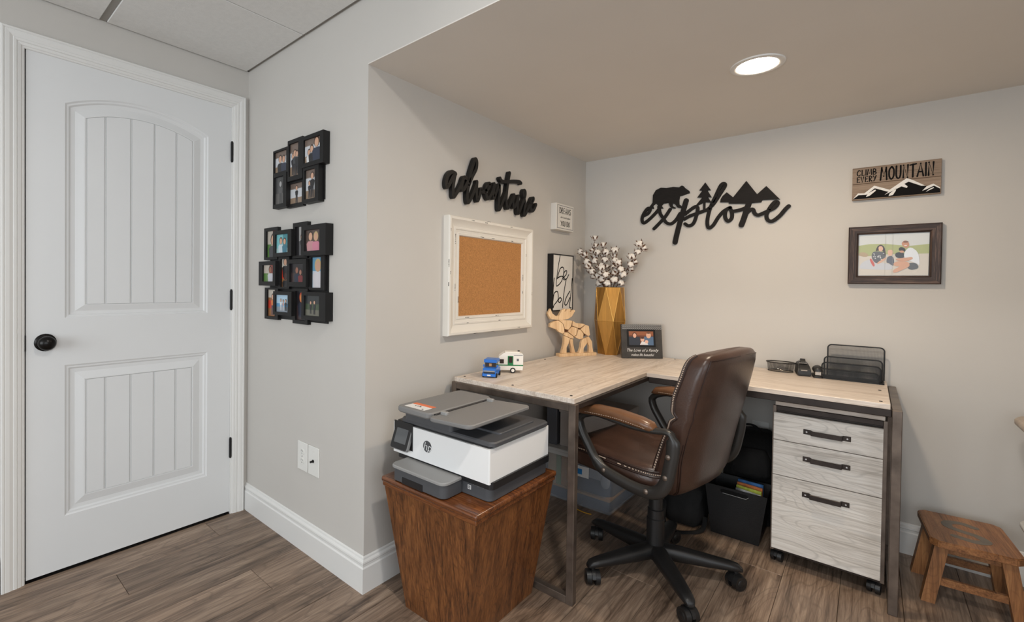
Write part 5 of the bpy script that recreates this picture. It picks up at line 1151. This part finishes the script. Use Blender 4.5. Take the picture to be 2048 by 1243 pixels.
MT['fgreen'] = pm('green book', (122, 142, 92), .6, nscale=10, namt=.1); MT['ftan'] = pm('tan book', (180, 152, 112), .6, nscale=10, namt=.1); MT['grey'] = pm('pale grey fabric', (150, 150, 154), .9, nscale=15, namt=.1, bump=.3, bscale=80); MT['cyan'] = pm('blue print', (40, 130, 196), .5); MT['yellow'] = pm('yellow cable', (210, 160, 50), .5)
bm = BM(); rbox(bm, 1.075, 1.425, 1.225, 1.59, .006, .060, .02, top=.01); item('folded_cloth', bm, 'navy', 'dark blue folded cloth at the bottom of the clear bin', 'cloth', smooth=50)
bm = BM(); box(bm, 1.075, 1.43, 1.216, 1.50, .062, .074, .002, 1); item('folder', bm, 'mustard', 'mustard folder lying flat in the clear bin', 'folder')
for x0_, x1_, m_, lb_ in ((1.07, 1.120, 'ftan', 'pale tan book standing leftmost in the clear bin'), (1.122, 1.150, 'fgreen', 'green book standing in the clear bin'), (1.152, 1.19, 'mustard', 'orange-tan book standing in the clear bin')):
    bm = BM(); box(bm, x0_, x1_, 1.215, 1.38, .076, .245, .002, 1); item('book', bm, m_, lb_, 'book')
bm = BM(); rbox(bm, 1.20, 1.425, 1.235, 1.55, .076, .20, .05, top=.03); item('cloth_bag', bm, 'navy', 'dark navy cloth bag inside the clear bin', 'bag', smooth=50)
bm = BM(); rbox(bm, 1.27, 1.395, 1.212, 1.232, .165, .235, .008, top=.004); sph(bm, (1.405, 1.215, .165), .026, .012, .038); item('rolled_cloth', bm, 'grey', 'pale grey rolled cloth pressed to the front of the clear bin', 'cloth', smooth=50)
bm = BM(); box(bm, 1.255, 1.325, SB['y0'] - .0045, SB['y0'] - .0015, .165, .222); lbl = ob('paper_label', bm, 'label', t, label='white and blue paper label')
bm = BM(); box(bm, 1.260, 1.288, SB['y0'] - .0055, SB['y0'] - .0044, .178, .206); ob('label_print', bm, 'cyan', lbl)
bm = BM(); tube(bm, crom([(1.262, 1.188, .165), (1.258, 1.184, .10), (1.256, 1.176, .03), (1.27, 1.16, .006), (1.32, 1.15, .004), (1.36, 1.155, .004)], 6), .003, 6); tag(ob('cord', bm, 'yellow', smooth=True), 'thin yellow cord hanging in front of the clear bin', 'cord')
t = thing('storage_box', 'whitewashed card box standing on the storage bin lid', 'box', (1.29, 1.40, .2825))
bm = BM(); box(bm, 1.125, 1.44, 1.245, 1.56, .283, .490, .002, 1, M=I4); ob('carton', bm, 'boxwhite', t)
bm = BM(); box(bm, 1.120, 1.445, 1.240, 1.565, .470, .500, .002, 1); ob('box_lid', bm, 'boxwhite', t)
bm = BM(); box(bm, 1.048, 1.112, 1.23, 1.56, .283, .520, .004, 1); tag(ob('binder', bm, 'slate', None), 'slate grey binder standing beside the white box on the bin', 'binder')
# ------------------------------------------------------------------ black waste bin with magazines
t = thing('waste_bin', 'black plastic waste bin with handle slot under the desk', 'waste bin', (1.95, 1.5, 0))
WB = [(1.855, 2.050, 1.400, 1.555), (1.830, 2.082, 1.385, 1.572)]
bm = BM(); (a0_, a1_, c0_, c1_), (b0_, b1_, d0_, d1_) = WB; H = .235
f0 = [(a0_, c0_), (a1_, c0_), (a1_, c1_), (a0_, c1_)]; f1 = [(b0_, d0_), (b1_, d0_), (b1_, d1_), (b0_, d1_)]; sg = [(1, 1), (-1, 1), (-1, -1), (1, -1)]
loft(bm, [[Vector((*p, .001)) for p in f0], [Vector((*p, H)) for p in f1], [Vector((p[0] + s_[0] * .004, p[1] + s_[1] * .004, H)) for p, s_ in zip(f1, sg)], [Vector((p[0] + s_[0] * .004, p[1] + s_[1] * .004, .006)) for p, s_ in zip(f0, sg)]])
ob('bin_body', bm, 'binblack', t)
bm = BM(); WP = PM((0, 1.3855, 0), (1, 0, 0), (0, -1, 0)); ribbon(bm, [(1.905, .216), (2.000, .214)], .018, -.001, .0012, WP, k=1, smooth=False); ob('handle_slot', bm, 'ink', t)
bm = BM(); tube(bm, [(1.905, 1.3845, .2065), (2.000, 1.3845, .2045), (2.0095, 1.3845, .214)], .0014, 6); ob('slot_edge', bm, 'plight', t)
MC = [((206, 210, 214), (40, 140, 190)), ((196, 206, 90), (220, 220, 214)), ((200, 120, 70), (230, 226, 220)), ((70, 120, 180), (210, 210, 214))]
lm = ('white and blue magazine in the black bin', 'yellow-green magazine in the black bin', 'orange magazine in the black bin', 'blue magazine in the black bin')
for k, (c1_, c2_) in enumerate(MC):
    MT['mag%d' % k] = pm('magazine cover %d' % k, c1_, .35, nscale=25, namt=.5)
    MgM = RZ(-14 + 3 * k, (2.034, 1.435 + k * .024, .05)); bm = BM(); box(bm, -.09, .016, -.005, .005, 0, .172 + .008 * k, .001, 1, MgM); tag(ob('magazine', bm, 'mag%d' % k), lm[k], 'magazine', 'magazines in the waste bin')
# ------------------------------------------------------------------ black bags
def blob(bm, secs, n=26, e=.7, jit=.006, seed=1):
    rj = random.Random(seed); rr = []
    for z, cx_, cy_, rx_, ry_ in secs:
        rr.append([Vector((cx_ + (rx_ + rj.uniform(-jit, jit)) * math.copysign(abs(math.cos(a)) ** e, math.cos(a)), cy_ + (ry_ + rj.uniform(-jit, jit)) * math.copysign(abs(math.sin(a)) ** e, math.sin(a)), z + rj.uniform(-jit, jit) * .5)) for a in [2 * math.pi * i / n for i in range(n)]])
    loft(bm, rr)
t = thing('backpack', 'black backpack leaning on the back wall above the waste bin', 'bag', (1.98, 1.68, 0))
bm = BM(); blob(bm, [(.006, 1.97, 1.695, .11, .07), (.08, 1.97, 1.69, .125, .075), (.24, 1.975, 1.68, .128, .085), (.28, 1.985, 1.665, .125, .10), (.36, 1.985, 1.665, .120, .10), (.43, 1.985, 1.68, .105, .08), (.455, 1.985, 1.69, .07, .05)], seed=3); ob('pack_body', bm, 'bag', t, smooth=70)
bm = BM(); blob(bm, [(.255, 1.985, 1.575, .075, .03), (.28, 1.985, 1.565, .085, .04), (.35, 1.985, 1.570, .08, .04), (.39, 1.985, 1.585, .06, .03)], seed=4); ob('front_pocket', bm, 'bag', t, smooth=70)
bm = BM(); tube(bm, crom([(1.93, 1.66, .44), (1.94, 1.645, .48), (1.99, 1.64, .485), (2.02, 1.655, .445)], 6), .008, 6, sy=.5); ob('grab_handle', bm, 'bag', t, smooth=True)
t = thing('shoulder_bag', 'black soft bag lying on the floor behind the chair base', 'bag', (1.74, 1.45, 0))
bm = BM(); blob(bm, [(.004, 1.722, 1.47, .092, .11), (.05, 1.722, 1.47, .096, .12), (.11, 1.722, 1.48, .092, .11), (.17, 1.74, 1.49, .085, .085), (.19, 1.74, 1.49, .05, .05)], jit=.008, seed=6); ob('bag_body', bm, 'bag', t, smooth=70)
bm = BM(); tube(bm, crom([(1.645, 1.40, .09), (1.665, 1.31, .03), (1.72, 1.262, .010), (1.79, 1.30, .010), (1.826, 1.365, .012), (1.825, 1.42, .05)], 6), .010, 6, sy=.45); ob('strap', bm, 'bag', t, smooth=True)
# ------------------------------------------------------------------ wooden step stool
SMt = RZ(4, (2.700, 1.53, 0)); ZT = .250
t = thing('step_stool', 'small brown wooden step stool with grey letter S inlay', 'stool', SMt)
bm = BM(); xw, yw, ch = .118, .155, .022
prism(bm, [(-xw + ch, -yw), (xw - ch, -yw), (xw, -yw + ch), (xw, yw - ch), (xw - ch, yw), (-xw + ch, yw), (-xw, yw - ch), (-xw, -yw + ch)], ZT - .026, ZT, SMt); bmesh.ops.bevel(bm, geom=list(bm.edges), offset=.003, segments=2, affect='EDGES'); sea = ob('seat', bm, 'stool', t, smooth=35)
bm = BM(); SI = SMt @ Matrix.Rotation(math.radians(90), 4, 'Z')      # the S reads from the right side
ribbon(bm, [(.062, -.030), (.080, .002), (.062, .040), (.020, .046), (-.004, .018), (-.022, -.022), (-.060, -.040), (-.084, -.008), (-.070, .040)], .030, ZT - .001, ZT + .0009, SI); ob('letter_inlay', bm, 'inlay', sea, label='grey letter S inlay')
LGS = []
for sx in (-1, 1):
    for sy in (-1, 1):
        tp = Vector((sx * .083, sy * .105, ZT - .026)); bt = Vector((sx * .118, sy * .112, .0)); hx, hy = .019, .017
        bm = BM(); loft(bm, [[SMt @ (c + Vector((dx * hx, dy * hy, 0))) for dx, dy in ((-1, -1), (1, -1), (1, 1), (-1, 1))] for c in (bt, tp)]); ob('leg', bm, 'stool_leg', t)
for sy in (-1, 1):
    bm = BM(); box(bm, -.086, .086, sy * .108 - .008, sy * .108 + .008, .070, .097, .001, 1, SMt); ob('stretcher', bm, 'stool', t)
    bm = BM(); box(bm, -.068, .068, sy * .100 - .008, sy * .100 + .008, ZT - .058, ZT - .026, .001, 1, SMt); ob('apron', bm, 'stool', t)
for sx in (-1, 1):
    bm = BM(); box(bm, sx * .088 - .008, sx * .088 + .008, -.092, .092, ZT - .062, ZT - .030, .001, 1, SMt); ob('apron', bm, 'stool', t)
# ------------------------------------------------------------------ table just reaching into the picture at the right
t = thing('side_table', 'beige round-cornered side table edge at the right picture border', 'table', (3.08, 1.42, 0))
bm = BM(); rbox(bm, 2.818, 3.36, 1.19, 1.66, .672, .702, .085, n=8, top=.008, bot=.008); ob('table_top', bm, 'beige', t, smooth=50)
bm = BM(); rbox(bm, 2.835, 3.33, 1.23, 1.62, .305, .322, .06, n=8, top=.004, bot=.004); ob('lower_shelf', bm, 'lidwhite', t, smooth=50)
for xx in (2.90, 3.28):
    for yy in (1.27, 1.57):
        bm = BM(); cyl(bm, (xx, yy, 0), (xx, yy, .675), .016, .018, 14); ob('leg', bm, 'plastic', t, smooth=40)
# ------------------------------------------------------------------ done
